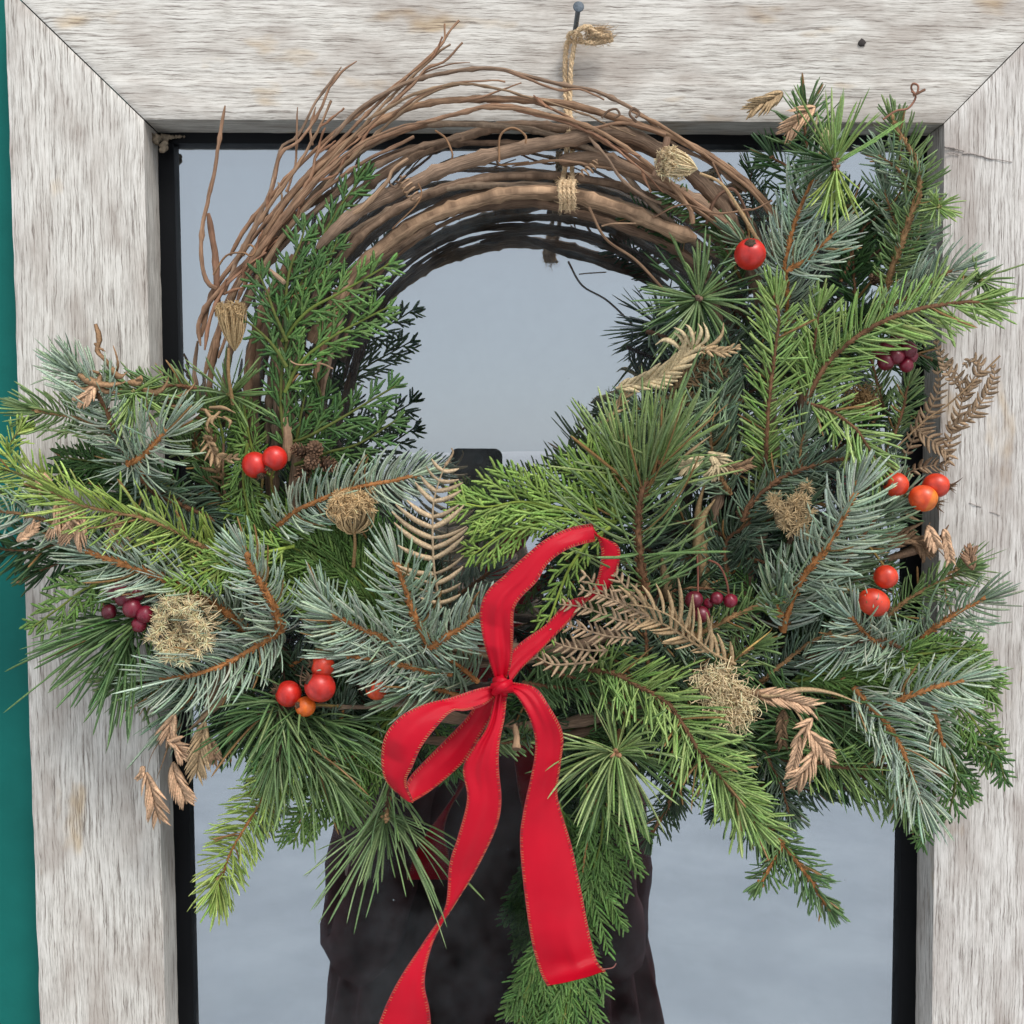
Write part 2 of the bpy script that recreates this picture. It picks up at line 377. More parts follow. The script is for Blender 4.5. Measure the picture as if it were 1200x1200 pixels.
def glass_mat(name, refl, tint, dirt=0.0):
    m = bpy.data.materials.new(name); m.use_nodes = True; n = m.node_tree.nodes; l = m.node_tree.links; n.clear()
    out = n.new('ShaderNodeOutputMaterial'); gl = nd(n, 'ShaderNodeBsdfGlossy', Roughness=0.0); gl.inputs['Color'].default_value = (*tint, 1)
    tr = n.new('ShaderNodeBsdfTransparent'); tr.inputs[0].default_value = (.80, .84, .84, 1)
    fr = nd(n, 'ShaderNodeLayerWeight', Blend=0.12)
    mr = nd(n, 'ShaderNodeMapRange'); mr.inputs['From Min'].default_value = 0; mr.inputs['From Max'].default_value = 1; mr.inputs['To Min'].default_value = refl; mr.inputs['To Max'].default_value = 1
    l.new(fr.outputs['Fresnel'], mr.inputs['Value'])
    ms = n.new('ShaderNodeMixShader'); l.new(mr.outputs[0], ms.inputs[0]); l.new(tr.outputs[0], ms.inputs[1]); l.new(gl.outputs[0], ms.inputs[2])
    last = ms.outputs[0]
    if dirt:
        tc = n.new('ShaderNodeTexCoord')
        vo = nd(n, 'ShaderNodeTexVoronoi', Scale=70.0); l.new(tc.outputs['Object'], vo.inputs['Vector'])
        r = ramp(n, [(0.0, (1, 1, 1)), (0.035, (1, 1, 1)), (0.055, (0, 0, 0))]); l.new(vo.outputs['Distance'], r.inputs[0])
        nz = nd(n, 'ShaderNodeTexNoise', Scale=13.0, Detail=7.0, Roughness=.68); l.new(tc.outputs['Object'], nz.inputs['Vector'])
        r2 = ramp(n, [(0.40, (0, 0, 0)), (0.72, (.10, .10, .10))]); l.new(nz.outputs[0], r2.inputs[0])
        n3 = nd(n, 'ShaderNodeTexNoise', Scale=45.0, Detail=1.0); l.new(tc.outputs['Object'], n3.inputs['Vector'])
        r3 = ramp(n, [(0.60, (0, 0, 0)), (0.66, (.5, .5, .5))]); l.new(n3.outputs[0], r3.inputs[0])
        sp = mixc(n, l, 'MULTIPLY', 1.0, r.outputs[0], r3.outputs[0])
        tot = mixc(n, l, 'ADD', 1.0, sp, r2.outputs[0])
        df = nd(n, 'ShaderNodeBsdfDiffuse'); df.inputs[0].default_value = (.42, .44, .46, 1)
        m2 = n.new('ShaderNodeMixShader'); l.new(tot, m2.inputs[0]); l.new(last, m2.inputs[1]); l.new(df.outputs[0], m2.inputs[2]); last = m2.outputs[0]
    l.new(last, out.inputs['Surface']); return m
M_gA = glass_mat('window_glass_outer', .41, (.88, .945, 1.0), dirt=1)
M_gB = glass_mat('window_glass_inner', .035, (.80, .9, 1.0))
def pane(name, y, m):
    q = [P(x, yy, 0) for x, yy in ((185, 155), (1092, 155), (1082, 1345), (205, 1345))]
    f = [np.array([p[0], y, p[2]]) for p in q]; b = [p + np.array([0, .004, 0]) for p in f]
    mb = MB(); mb.add(f + b, [[0, 3, 2, 1], [4, 5, 6, 7]], None, (1, 1, 1)); return mb
o = pane('pane', 0.0, M_gA).build('outer_pane', M_gA, window, smooth=False)
o.data.materials.append(M_gB); o.data.polygons[1].material_index = 1
pane('pane', 0.020, M_gB).build('inner_pane', M_gB, window, smooth=False)
M_inner = plain('room_shade_black', (.004, .004, .005), .9, .1)
slab('room_shade_sheet', [(150, 120), (1120, 120), (1110, 1380), (170, 1380)], -.05, -.06, M_inner, window)  # added sheet, its near-black colour paints the shade of the room

# teal wall round the frame
m, n, l, b = mat('teal_paint', .6, .15); M_teal = m
tc = n.new('ShaderNodeTexCoord'); nz = nd(n, 'ShaderNodeTexNoise', Scale=14.0, Detail=6.0, Roughness=.6); l.new(tc.outputs['Object'], nz.inputs['Vector'])
r = ramp(n, [(0.35, (.0035, .105, .088)), (0.62, (.005, .125, .105)), (0.8, (.015, .155, .135))]); l.new(nz.outputs[0], r.inputs[0]); l.new(r.outputs[0], b.inputs['Base Color'])
nz2 = nd(n, 'ShaderNodeTexNoise', Scale=240.0, Detail=3.0); l.new(tc.outputs['Object'], nz2.inputs['Vector'])
bp = nd(n, 'ShaderNodeBump', Strength=.25, Distance=.0006); l.new(nz2.outputs[0], bp.inputs['Height']); l.new(bp.outputs[0], b.inputs['Normal'])
wl, wr_, wt, wb = P(100, 600, .01)[0], P(1170, 600, .01)[0], P(600, 60, .01)[2], P(600, 1400, .01)[2]
mb = MB()
GZ = -1.82
for (x0, x1, z0, z1) in ((-3, wl, GZ, 1.2), (wr_, 3, GZ, 1.2), (wl, wr_, wt, 1.2), (wl, wr_, GZ, wb)):
    mb.box(((x0 + x1) / 2, .05, (z0 + z1) / 2), (x1 - x0, .12, z1 - z0))
o = mb.build('wall', M_teal, None, smooth=False); tag(o, 'teal painted wall behind the left edge of the window frame', 'wall')

# a pale bank far behind the photographer, seen only as a thin light strip in the glass
mb = MB(); xs = np.linspace(-260, 260, 60); hh = 1.0 + .5 * np.sin(xs * .03) + .35 * RNG.random(60)
mb.grid(np.stack([np.stack([xs, np.full(60, -150.0), np.full(60, GZ)], -1), np.stack([xs, np.full(60, -153.0), hh - 1.2], -1), np.stack([xs, np.full(60, -160.0), hh - .2], -1), np.stack([xs, np.full(60, -190.0), hh * .8], -1)], 0))
o = mb.build('hills', plain('pale_bank', (.80, .78, .78), .9, .1, 0), None); o['kind'] = 'structure'
# ground
m, n, l, b = mat('pale_concrete', .85, .2)
tc = n.new('ShaderNodeTexCoord')
nz = nd(n, 'ShaderNodeTexNoise', Scale=2.2, Detail=8.0, Roughness=.6); l.new(tc.outputs['Object'], nz.inputs['Vector'])
nz2 = nd(n, 'ShaderNodeTexNoise', Scale=3.5, Detail=7.0, Roughness=.6); l.new(tc.outputs['Object'], nz2.inputs['Vector'])
r = ramp(n, [(0.3, (.52, .55, .585)), (0.55, (.59, .62, .655)), (0.75, (.65, .68, .715))]); l.new(nz.outputs[0], r.inputs[0])
r2 = ramp(n, [(0.35, (.95, .95, .96)), (0.6, (1.02, 1.02, 1.02))]); l.new(nz2.outputs[0], r2.inputs[0])
l.new(mixc(n, l, 'MULTIPLY', 1.0, r.outputs[0], r2.outputs[0]), b.inputs['Base Color'])
mb = MB(); mb.grid([[[-900, -1800, GZ], [900, -1800, GZ]], [[-900, 3, GZ], [900, 3, GZ]]][::-1]); o = mb.build('ground', m, None, smooth=False, origin=(0, 0, GZ)); o['kind'] = 'structure'
# ================================================================== the wreath
wreath = empty('wreath', P(575, 490, .06), 'grapevine ring dressed with fir, spruce, pine and cedar sprigs, rose hips and dried seed heads', 'wreath')
W = wreath
def vine(pts, r, col=(1, 1, 1), taper=(1, .8), name='vine', node=55, n=None, seg=9, wob=.6, sub=None):
    """pts px,py,depth cm; r radius in photo px"""
    w3 = PP(pts); r = r * (.84 if r > 8 else .76)
    L = np.sum(np.linalg.norm(np.diff(w3, axis=0), axis=1)); n = n or max(10, int(L / PM(7)))
    p = smooth_path(w3, n)
    q = np.cumsum(RNG.standard_normal((n, 3)), 0); q = q - np.linspace(0, 1, n)[:, None] * q[-1]
    p = p + q * PM(.45) * wob
    t = np.linspace(0, 1, n); R = PM(r) * (taper[0] + (taper[1] - taper[0]) * t)
    s = t * L / PM(1)
    ph = RNG.random() * node
    k = np.abs(((s + ph) % node) - node / 2) ; R = R * (1 + .30 * np.exp(-(k / 4.5) ** 2)) * (1 + .04 * RNG.standard_normal(n))
    R[:2] *= (.45, .8); R = R * (1 + (.22 * np.exp(-(k / 2.5) ** 2) if r < 4 else 0))
    mb = MB(); mb.tube(p, R, seg, col, True, .03)
    if sub: sub(mb, p, R)
    return mb.build(name, M_vine, W)
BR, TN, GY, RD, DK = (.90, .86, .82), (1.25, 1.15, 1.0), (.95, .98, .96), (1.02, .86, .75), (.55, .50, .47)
VINES = [
 # thick runners of the ring, front ones first
 ([(815,280,7.4),(766,262,7.6),(733,248,7.8),(683,232,7.8),(640,226,7.8),(600,226,7.7),(560,234,7.6),(520,246,7.5),(483,264,7.4),(450,287,7.3),(420,312,7.2),(398,345,7.0),(380,372,7),(365,400,6.8)], 9, TN, (1.1,.85)),
 ([(372,292,9),(386,278,9),(408,257,9),(440,238,9),(480,218,8.8),(520,200,8.6),(566,187,8.4),(613,176,8.2),(655,168,8),(690,161,7.8),(720,158,7.4),(760,170,7),(800,196,6.6),(840,236,6.2),(872,290,5.8)], 10.5, BR, (.75,1.0)),
 ([(655,188,7.2),(700,187,7.2),(740,203,7.2),(785,222,7.0),(830,250,6.8),(868,292,6.2),(890,340,5.6)], 9.5, BR, (1,1)),
 ([(560,245,5.4),(610,237,5.4),(665,246,6.4),(720,262,6.4),(790,292,6.0),(850,340,5)], 6, DK, (1,1)),
 ([(365,520,6.6),(345,500,6.8),(334,470,7),(340,430,7),(356,380,7),(385,320,6.8),(430,268,6.6),(490,232,6.4),(560,210,6.2),(640,206,6),(720,218,6),(790,246,6),(850,290,5.6)], 7.5, BR, (1,.8)),
 ([(300,540,5.8),(296,480,6),(300,420,6),(320,360,6),(350,300,6),(400,240,6),(460,195,6),(540,160,6.2),(600,146,6.4),(660,150,6.4),(720,160,6.4),(790,190,6.2),(860,240,6),(905,300,5.5)], 7.5, BR, (1.1,.8)),
 ([(240,440,7.2),(262,375,7.2),(285,320,7.2),(318,262,7.4),(352,215,7.4),(400,170,7.4),(450,138,7.6),(500,120,7.8),(550,115,8),(610,117,8),(675,124,8),(735,142,7.8),(795,162,7.6),(850,195,7.2),(893,235,6.8),(925,280,6)], 6, (1.02,.88,.75), (.7,.9)),
 ([(262,480,6.6),(268,420,6.6),(290,350,6.8),(330,280,7),(372,225,7),(420,180,7.2),(480,150,7.2),(550,144,7.4),(620,150,7.4),(680,166,7.4),(725,195,7.2),(760,235,6.8),(790,262,6.4)], 5.5, GY, (.9,.8)),
 ([(236,395,6.4),(250,345,6.6),(283,300,6.8),(325,245,7),(365,200,7.2),(400,165,7.4),(440,125,7.4),(475,92,7.4),(510,60,7.2),(528,36,7),(538,24,7)], 3.6, RD, (1.1,.5)),
 ([(300,300,7.8),(340,250,8),(380,205,8),(430,170,8),(480,150,8),(530,135,8),(585,124,8.2),(650,138,8.2),(700,160,8.2),(760,200,8),(810,235,7.8),(850,262,7.5)], 3.8, RD, (.8,.9)),
 ([(385,165,7.4),(420,130,7.6),(450,110,7.8),(490,92,8),(540,82,8),(583,81,8),(620,90,8),(665,101,8),(700,108,8),(735,125,8),(762,143,7.8),(790,170,7.4),(830,190,7),(875,225,6.6)], 3.2, BR, (1,.8)),
 ([(596,84,8),(625,95,8.2),(655,106,8.2),(680,105,8.2),(708,117,8.2)], 2.2, RD, (1,.6)),
 ([(250,430,5.6),(258,380,5.6),(280,330,5.8),(315,290,6),(350,250,6),(392,225,6.2),(450,185,6.2),(520,170,6.2),(600,168,6),(690,176,6),(770,208,5.6)], 4.5, DK, (1,1)),
 ([(312,520,6.2),(316,450,6.2),(330,385,6.2),(366,318,6.2),(410,276,6.2),(460,245,6.2),(520,222,6.2),(590,216,6.2),(670,222,6.2),(760,250,6),(840,300,5.5)], 5, GY, (1,1)),
 ([(375,475,6.2),(383,430,6.2),(395,385,6.2),(412,345,6.2),(440,310,6.2),(480,282,6),(510,264,5.8)], 5.5, BR, (1,.8)),
 ([(270,300,6.6),(292,262,6.8),(318,232,7),(348,196,7.2),(396,150,7.4),(436,120,7.4),(470,95,7.4),(500,70,7.4),(520,48,7.2),(521,28,7)], 3.0, (1.1,.9,.75), (1.2,.5)),
 ([(420,160,7.6),(455,125,7.8),(485,98,8),(500,80,8),(520,72,8),(542,50,8)], 2.6, RD, (1.1,.6)),
 ([(480,100,7.6),(500,85,7.8),(530,75,7.8),(551,73,7.8)], 1.5, RD, (1,.4)),
 ([(460,135,8.2),(480,120,8.4),(505,107,8.4),(530,98,8.4),(580,94,8.4),(592,96,8.4)], 2.2, RD, (1,.5)),
 ([(540,118,8.2),(565,113,8.4),(590,104,8.4),(611,97,8.4)], 2, RD, (1,.5)),
 ([(235,405,6.8),(232,385,6.8),(240,362,7),(262,335,7.2),(290,305,7.4),(318,275,7.4),(345,248,7.6)], 4, RD, (.8,1)),
 ([(264,124,7.4),(258,160,7.4),(252,200,7.4),(243,240,7.4),(237,268,7.2),(236,300,7.2),(243,330,7.2),(254,338,7)], 3.0, RD, (.8,1.1)),
 ([(244,250,6.8),(248,275,6.8),(252,300,6.8),(254,338,6.8),(256,370,6.4)], 4.6, (.9,.7,.62), (1,1.1)),
 ([(418,72,7.2),(400,85,7.2),(385,105,7.4),(375,130,7.4),(352,165,7.4),(330,180,7.2),(322,212,7),(312,240,7)], 2.4, RD, (.7,1.2)),
 ([(349,126,7.2),(347,155,7.2),(346,190,7),(336,225,7)], 1.8, RD, (.8,1.1)),
 ([(370,125,7.2),(364,150,7.4),(366,170,7.4)], 2, RD, (.8,1.1)),
 ([(400,78,6.4),(372,118,6.8),(350,160,7),(330,175,7),(318,220,7),(300,262,7.0),(280,300,7.2),(262,345,7.2)], 2.6, BR, (.6,1.2)),
 ([(232,400,6),(228,440,6),(236,470,5.8)], 3, BR, (1,1)),
 ([(560,126,8.4),(620,130,8.6),(680,145,8.6),(720,165,8.6),(770,200,8.4),(806,240,8.2),(812,262,8)], 3.4, (1.1,.95,.8), (.7,1)),
 ([(570,120,8),(620,120,8.2),(660,135,8.2),(690,150,8.4),(730,145,8.2),(780,158,8)], 3, RD, (.6,.9)),
 ([(690,160,8.4),(712,185,8.6),(730,212,8.6),(760,232,8.4),(775,238,8.4)], 3, BR, (.8,.8)),
 ([(600,195,7.6),(650,188,7.8),(700,195,7.8),(745,205,7.8),(800,235,7.4),(850,270,7)], 3.2, (.9,.8,.7), (.6,.9)),
 ([(740,130,8),(780,150,8),(830,185,7.8),(870,215,7.4),(902,250,7),(925,290,6.4)], 3, (1.1,.95,.8), (.8,.9)),
 ([(244,470,7),(250,420,7.2),(262,370,7.4),(280,330,7.6),(310,285,7.8),(345,240,8),(385,200,8),(440,165,8),(500,145,7.8)], 4.5, RD, (1,.7)),
 ([(262,500,6.4),(266,440,6.8),(278,385,7),(300,335,7.2),(335,285,7.4),(378,240,7.4),(430,200,7.4),(490,172,7.2),(540,160,7)], 5, BR, (1,.8)),
 ([(292,560,6.6),(290,500,6.8),(292,440,7),(300,390,7.2),(316,345,7.2),(345,300,7.2)], 7, (.85,.72,.62), (1,.9)),
 ([(318,560,6.4),(322,500,6.6),(326,440,6.8),(336,390,6.8),(350,345,6.8)], 5, GY, (1,1)),
 ([(338,540,8.4),(336,500,8.4),(330,460,8.2),(330,420,8),(340,380,7.6)], 7.5, TN, (1,.8)),
 ([(360,500,6.8),(368,450,7),(378,410,7),(392,370,7),(410,335,7)], 4.5, (1.1,.9,.75), (1,1)),
 ([(300,325,7.6),(325,285,7.8),(362,238,8),(405,205,8.2),(445,180,8.2),(485,160,8)], 3, RD, (1,.8)),
 # darker runners low at the back of the inner edge
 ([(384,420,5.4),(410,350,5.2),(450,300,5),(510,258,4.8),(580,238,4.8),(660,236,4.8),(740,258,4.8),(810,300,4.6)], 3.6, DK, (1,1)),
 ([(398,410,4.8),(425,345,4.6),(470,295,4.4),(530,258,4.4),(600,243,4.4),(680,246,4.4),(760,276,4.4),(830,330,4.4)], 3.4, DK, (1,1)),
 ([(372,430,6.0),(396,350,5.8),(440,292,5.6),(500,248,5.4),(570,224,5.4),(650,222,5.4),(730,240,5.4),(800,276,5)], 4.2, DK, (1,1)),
 # the ring goes on behind the greenery
 ([(330,500,5),(318,580,5),(330,660,5),(370,740,5),(430,800,5.2),(500,832,5.4),(580,850,5.6),(670,848,5.6),(760,820,5.4),(830,760,5.2),(880,670,5),(905,570,5),(905,470,5),(895,370,5),(880,300,5.2)], 9, BR, (1,1)),
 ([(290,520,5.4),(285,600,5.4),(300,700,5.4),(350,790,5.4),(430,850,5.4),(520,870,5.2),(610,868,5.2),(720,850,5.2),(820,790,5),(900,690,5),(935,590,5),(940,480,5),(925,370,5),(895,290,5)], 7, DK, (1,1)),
 ([(350,520,6),(345,600,6),(380,690,6),(440,760,6.4),(520,768,6.6),(600,758,6.6),(660,760,6.4),(740,730,6),(800,670,5.6),(840,590,5.4),(850,500,5),(845,400,5),(830,320,5)], 8, BR, (1,1)),
 ([(380,660,6),(430,755,6.2),(510,775,6.4),(590,778,6.4),(650,766,6.2),(720,745,6)], 6, GY, (1,1)),
 ([(360,826,7.6),(400,829,7.6),(450,828,7.6),(520,820,7.4),(580,810,7.2)], 3.4, GY, (1,1)),
 ([(603,850,7.2),(605,862,7.6),(605,878,8.2)], 5, TN, (1,1)),
 ([(410,254,9.2),(425,243,9.4),(440,228,9.6),(455,212,9.8),(460,200,9.8),(478,186,9.8)], 2.6, TN, (1.6,.8)),
]
for v_ in VINES: vine(*v_)
# thin stray twigs that leave the ring at the upper left, each with a spur or two
TW = [[(255,420),(285,330),(330,255),(385,190),(440,140),(482,96)], [(300,330),(345,262),(395,205),(450,150),(500,112),(538,99)], [(262,365),(300,300),(345,235),(402,172),(455,118),(505,70),(528,52)],
      [(275,310),(312,250),(352,190),(374,150),(388,118)], [(330,260),(372,212),(420,170),(470,148),(512,141)], 
      [(430,140),(500,104),(560,98),(625,112),(690,134),(745,160)], 
      [(285,340),(300,300),(322,268),(330,236),(326,214)], [(240,410),(246,376),(258,346),(284,318),(312,296)], [(350,230),(366,206),(372,180),(390,160)], [(600,128),(660,142),(712,168),(752,200),(778,226)]]
for q in TW:
    dd = random.uniform(7.2, 8.8); vine([(x, y, dd + .15 * math.sin(i)) for i, (x, y) in enumerate(q)], random.uniform(2.2, 3.4), (1.15 * random.uniform(.8, 1.05), .90, .78), (1.1, .5), 'twig', wob=1.0, node=38)
    for k in range(2):
        i = random.randint(1, len(q) - 2); x, y = q[i]; x2, y2 = q[i + 1]; L_ = math.hypot(x2 - x, y2 - y); ux, uy = (x2 - x) / L_, (y2 - y) / L_; sg = random.choice((-1, 1)) * random.uniform(.25, .6)
        vx, vy = ux - uy * sg, uy + ux * sg; l = random.uniform(16, 40)
        vine([(x, y, dd), (x + vx * l * .5, y + vy * l * .5, dd + .25), (x + vx * l + random.uniform(-3, 3), y + vy * l, dd + .4)], 1.8, (1.1, .82, .68), (1.1, .6), 'twig', wob=.8, node=18)
# cut twig stub in the cedar
vine([(302,310,9.2),(318,318,9.8),(333,331,10.4)], 3.2, (1.2, 1.15, 1.05), (.8, 1.15), 'twig_stub')
# curly tendrils
def tendril(path, r, coil=None, col=(1, .8, .6), turns=0, cr=6):
    p = smooth_path(PP(path), 60)
    if turns:
        t = np.linspace(0, turns * 2 * math.pi, 60); T = norm(p[-1] - p[0]); u = norm(np.cross(T, VIEW)); v2 = np.cross(T, u)
        e = np.sin(np.linspace(0, math.pi, 60)) ** .4
        p = p + (np.cos(t) * e)[:, None] * u * PM(cr) + (np.sin(t) * e)[:, None] * v2 * PM(cr)
    mb = MB(); mb.tube(p, PM(r), 6, col); return mb.build('tendril', M_vine, W)
for a in [([(470,206,9.6),(478,220,9.8),(490,236,9.6)], 1.0, None, TN, 6, 7), ([(490,215,9.6),(494,226,9.6),(488,240,9.6),(470,258,9),(460,268,8.6)], .9),
          ([(700,188,9),(692,198,9),(680,205,9)], 1.0, None, TN, 5, 5), ([(456,203,9.4),(457,215,9.6),(464,220,9.6),(468,214,9.6),(463,213,9.6)], 1.1, None, DK),
          ([(746,143,8.6),(738,134,8.8),(742,127,8.8),(749,132,8.8),(745,138,8.8)], 1.5, None, DK), ([(705,138,8.6),(713,130,8.8),(722,128,8.8),(726,134,8.8),(720,138,8.8)], 1.4, None, DK),
          ([(585,190,8.6),(586,160,9),(600,150,9),(615,158,9),(616,168,9)], 1.3), ([(580,175,7.6),(584,192,7.8),(600,192,7.8),(620,190,7.8)], 1.2),
          ([(510,153,8),(522,162,8.2),(530,180,8.2),(528,190,8)], 1.2), ([(285,300,8.4),(292,287,8.8),(299,293,8.8),(294,300,8.8),(284,296,8.8),(265,300,8.4),(250,322,8)], 1.2),
          ([(320,400,9.2),(345,426,9.6),(375,426,9.4),(390,432,9)], 1.0, None, TN), ([(690,243,9),(710,280,8.8),(745,305,8.4),(780,342,8)], 1.6, None, (.8,.7,.6)),
          ([(705,265,8.6),(720,262,8.8),(745,262,8.6)], 1.0, None, TN),
          ([(1035,140,8.5),(1050,130,8.8),(1064,127,9),(1073,114,9),(1068,104,9),(1070,98,9.2),(1076,101,9.2),(1074,110,9.2),(1068,107,9.2)], 1.2, None, (1.1,.75,.7)),
          ([(1070,112,9.1),(1078,108,9.3),(1084,105,9.3)], 1.5, None, (.8,.6,.55)),
          ([(262,520,7.5),(262,570,7.5),(275,600,7.5)], 1.4, None, RD), ([(355,780,9),(352,800,9.4),(358,805,9.6)], 1, None, DK),
          ([(765,255,8),(800,240,8.4),(840,250,8.4),(880,245,8)], 1.1, None, RD), ([(835,190,8),(860,240,8),(880,246,8),(905,235,8)], 1.0, None, RD),
          ([(828,262,7),(835,240,7.4),(846,226,7.4),(862,224,7.4),(880,260,7)], 2, None, (.7,.55,.5))]:
    tendril(*a)

# ------------------------------------------------------------------ needles
def palette(name):
    return {
     'bright': ((.15, .265, .065), (.33, .47, .17)),
     'lime':   ((.19, .30, .055), (.40, .52, .16)),
     'green':  ((.09, .17, .055), (.22, .32, .13)),
     'mid':    ((.055, .125, .04), (.15, .25, .10)),
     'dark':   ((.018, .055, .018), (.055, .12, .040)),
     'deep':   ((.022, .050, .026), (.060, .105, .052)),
     'blue':   ((.21, .30, .235), (.46, .56, .46)),
     'bluegreen': ((.13, .21, .14), (.31, .41, .29)),
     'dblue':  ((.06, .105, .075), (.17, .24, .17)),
     'pine':   ((.08, .15, .05), (.22, .32, .14)),
     'pinel':  ((.14, .23, .07), (.32, .42, .18)),
     'ced':    ((.065, .135, .03), (.16, .27, .075)),
     'cedl':   ((.14, .25, .05), (.28, .42, .11)),
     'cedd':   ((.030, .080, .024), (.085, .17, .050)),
     'cedt':   ((.055, .125, .030), (.13, .24, .070)),
    }[name]
def ncolors(pal, n, brown=.01, tip=None, K=4):
    a, b = palette(pal); t = RNG.beta(2, 2, n)[:, None]
    c = np.array(a) * (1 - t) + np.array(b) * t
    c = c * (1 + .12 * RNG.standard_normal((n, 1))) * (1 + .05 * RNG.standard_normal((n, 3)))
    br = RNG.random(n) < brown; c[br] = np.array((.26, .15, .06))
    c = np.clip(c, .006, .9)
    c = np.repeat(c[:, None, :], K, 1)
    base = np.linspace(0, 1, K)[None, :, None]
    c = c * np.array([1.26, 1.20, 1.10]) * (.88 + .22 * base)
    return np.clip(c, .005, .95)
STEMC = {'brown': (.19, .105, .06), 'orange': (.40, .19, .075), 'tan': (.33, .21, .11), 'green': (.16, .16, .06), 'dark': (.09, .055, .04)}
def stem_mesh(p, R, colname, bumps=True, knob=True):
    mb = MB(); c = np.array(STEMC[colname]); n = len(p)
    cc = np.clip(c[None, :] * (1 + .15 * RNG.standard_normal((n, 1))), .02, .8)
    mb.tube(p, R, 7, cc, True, .08)
    if bumps:   # leaf cushions on the twig
        k = n * 5; t = RNG.random(k); idx = t * (n - 1); i0 = np.minimum(idx.astype(int), n - 2); f = (idx - i0)[:, None]
        q = p[i0] * (1 - f) + p[i0 + 1] * f; T = norm(p[i0 + 1] - p[i0]); S = norm(np.cross(T, VIEW)); V = np.cross(S, T)
        ph = RNG.random(k) * 2 * math.pi; d = np.cos(ph)[:, None] * S + np.sin(ph)[:, None] * V
        r = np.interp(idx, np.arange(n), R)
        a0 = q + d * r[:, None] * .6; a1 = a0 + (d * .9 + T * 1.3) * r[:, None] * 1.0
        A = np.stack([a0, (a0 + a1) / 2 + d * r[:, None] * .25, a1], 1); Wd = np.stack([r * .40, r * .34, r * .10], 1)
        mb.strips(A, Wd, d, .8, np.clip(c[None] * (1.15 + .25 * RNG.standard_normal((k, 1))), .02, .85))
    if knob:
        e = p[-1]; T = norm(p[-1] - p[-2])
        for kk in range(3):
            mb.blob(e + T * R[-1] * 1.2 + RNG.standard_normal(3) * R[-1] * .7, R[-1] * 1.15, T + .4 * RNG.standard_normal(3), 1.5, 8, 6, np.clip(c * (1.1 + .2 * RNG.random()), .02, .85))
    return mb
def sprig(name, pts, L, pal, n=None, stem='brown', sr=2.0, th=(58, 30), phi=(88, 34), bendT=.25, bendV=.10, w=1.35, flat=.45, tuft=1.0, grav=0.0, brown=.025, dens=1.0, K=5, label=None, bare=0.0, tipl=.8, lw=.14, jit=13, chaos=.05):
    p3 = PP(pts)
    Lm = np.sum(np.linalg.norm(np.diff(p3, axis=0), axis=1)); ns = max(8, int(Lm / PM(5)))
    p = smooth_path(p3, ns)
    q = np.cumsum(RNG.standard_normal((ns, 3)), 0); p = p + (q - np.linspace(0, 1, ns)[:, None] * q[-1]) * PM(.25)
    t = np.linspace(0, 1, ns); R = PM(sr) * (1.15 - .45 * t)
    st = stem_mesh(p, R, stem).build(name, M_stem, W, label=label)
    if name == 'pine_sprig': dens *= .50; w *= 1.12; K = 9
    elif name == 'fir_sprig': dens *= .50; w *= 1.0
    else: dens *= .50; w *= .95
    if n is None: n = int(Lm / PM(1) * 1.55 * dens)
    tt = bare + (1 - bare) * np.clip((np.arange(n) + .5 + .45 * RNG.standard_normal(n)) / n, 0, 1); nt_ = int(14 * tuft); tt = np.concatenate([tt, 1 - .05 * RNG.random(nt_)]); N = len(tt)
    idx = tt * (ns - 1); i0 = np.minimum(idx.astype(int), ns - 2); f = (idx - i0)[:, None]
    q = p[i0] * (1 - f) + p[i0 + 1] * f
    T = norm(p[np.minimum(i0 + 2, ns - 1)] - p[np.maximum(i0 - 1, 0)]); S = norm(np.cross(T, VIEW) + 1e-6); V = norm(np.cross(S, T)); V = V * np.sign((V @ VIEW))[:, None]
    side = np.where(np.arange(N) % 2 == 0, -1, 1)
    ph = np.radians(phi[0] + phi[1] * RNG.standard_normal(N)) * side
    thr = np.radians(th[0] + jit * RNG.standard_normal(N) + (th[1] - th[0]) * np.clip((tt - .8) / .2, 0, 1))
    odd = RNG.random(N) < .05; thr = np.where(odd, thr + np.radians(30) * RNG.standard_normal(N), thr)
    thr[-nt_:] = np.radians(np.abs(RNG.standard_normal(nt_)) * 26 + 4) if nt_ else thr[-nt_:]
    ph[-nt_:] = RNG.random(nt_) * 2 * math.pi if nt_ else ph[-nt_:]
    perp = np.cos(ph)[:, None] * V + np.sin(ph)[:, None] * S
    d = np.cos(thr)[:, None] * T + np.sin(thr)[:, None] * perp
    Ln = PM(L) * (1 + lw * RNG.standard_normal(N)) * (1 - (1 - tipl) * np.clip((tt - .75) / .25, 0, 1)) * (.8 + .2 * np.clip(tt / .1, 0, 1))
    K = max(K, 7); s1 = 1 - (1 - np.linspace(0, 1, K)) ** 1.6; s = s1[None, :, None]
    bv = (T * bendT * (1 + .4 * RNG.standard_normal((N, 1))) + V * bendV * (1 + .6 * RNG.standard_normal((N, 1))) + np.array([0, 0, -grav]) + chaos * RNG.standard_normal((N, 3)))
    A = q[:, None, :] + d[:, None, :] * Ln[:, None, None] * s + bv[:, None, :] * Ln[:, None, None] * s * s
    prof = np.interp(s1, [0, .10, .80, .94, .985, 1], [.6, 1, .96, .82, .5, .15])
    Wd = PM(w) * prof[None, :] * (1 + .12 * RNG.standard_normal((N, 1)))
    ref = norm(V + .5 * RNG.standard_normal((N, 3)))
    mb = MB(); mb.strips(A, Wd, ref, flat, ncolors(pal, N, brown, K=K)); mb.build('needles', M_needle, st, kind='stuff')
    return st
def fir(pts, L=38, pal='bright', **k):
    d = dict(stem='brown', sr=1.9, th=(54, 30), phi=(84, 30), bendT=.10, bendV=.12, w=1.35, dens=1.0); d.update(k); return sprig('fir_sprig', pts, L, pal, **d)
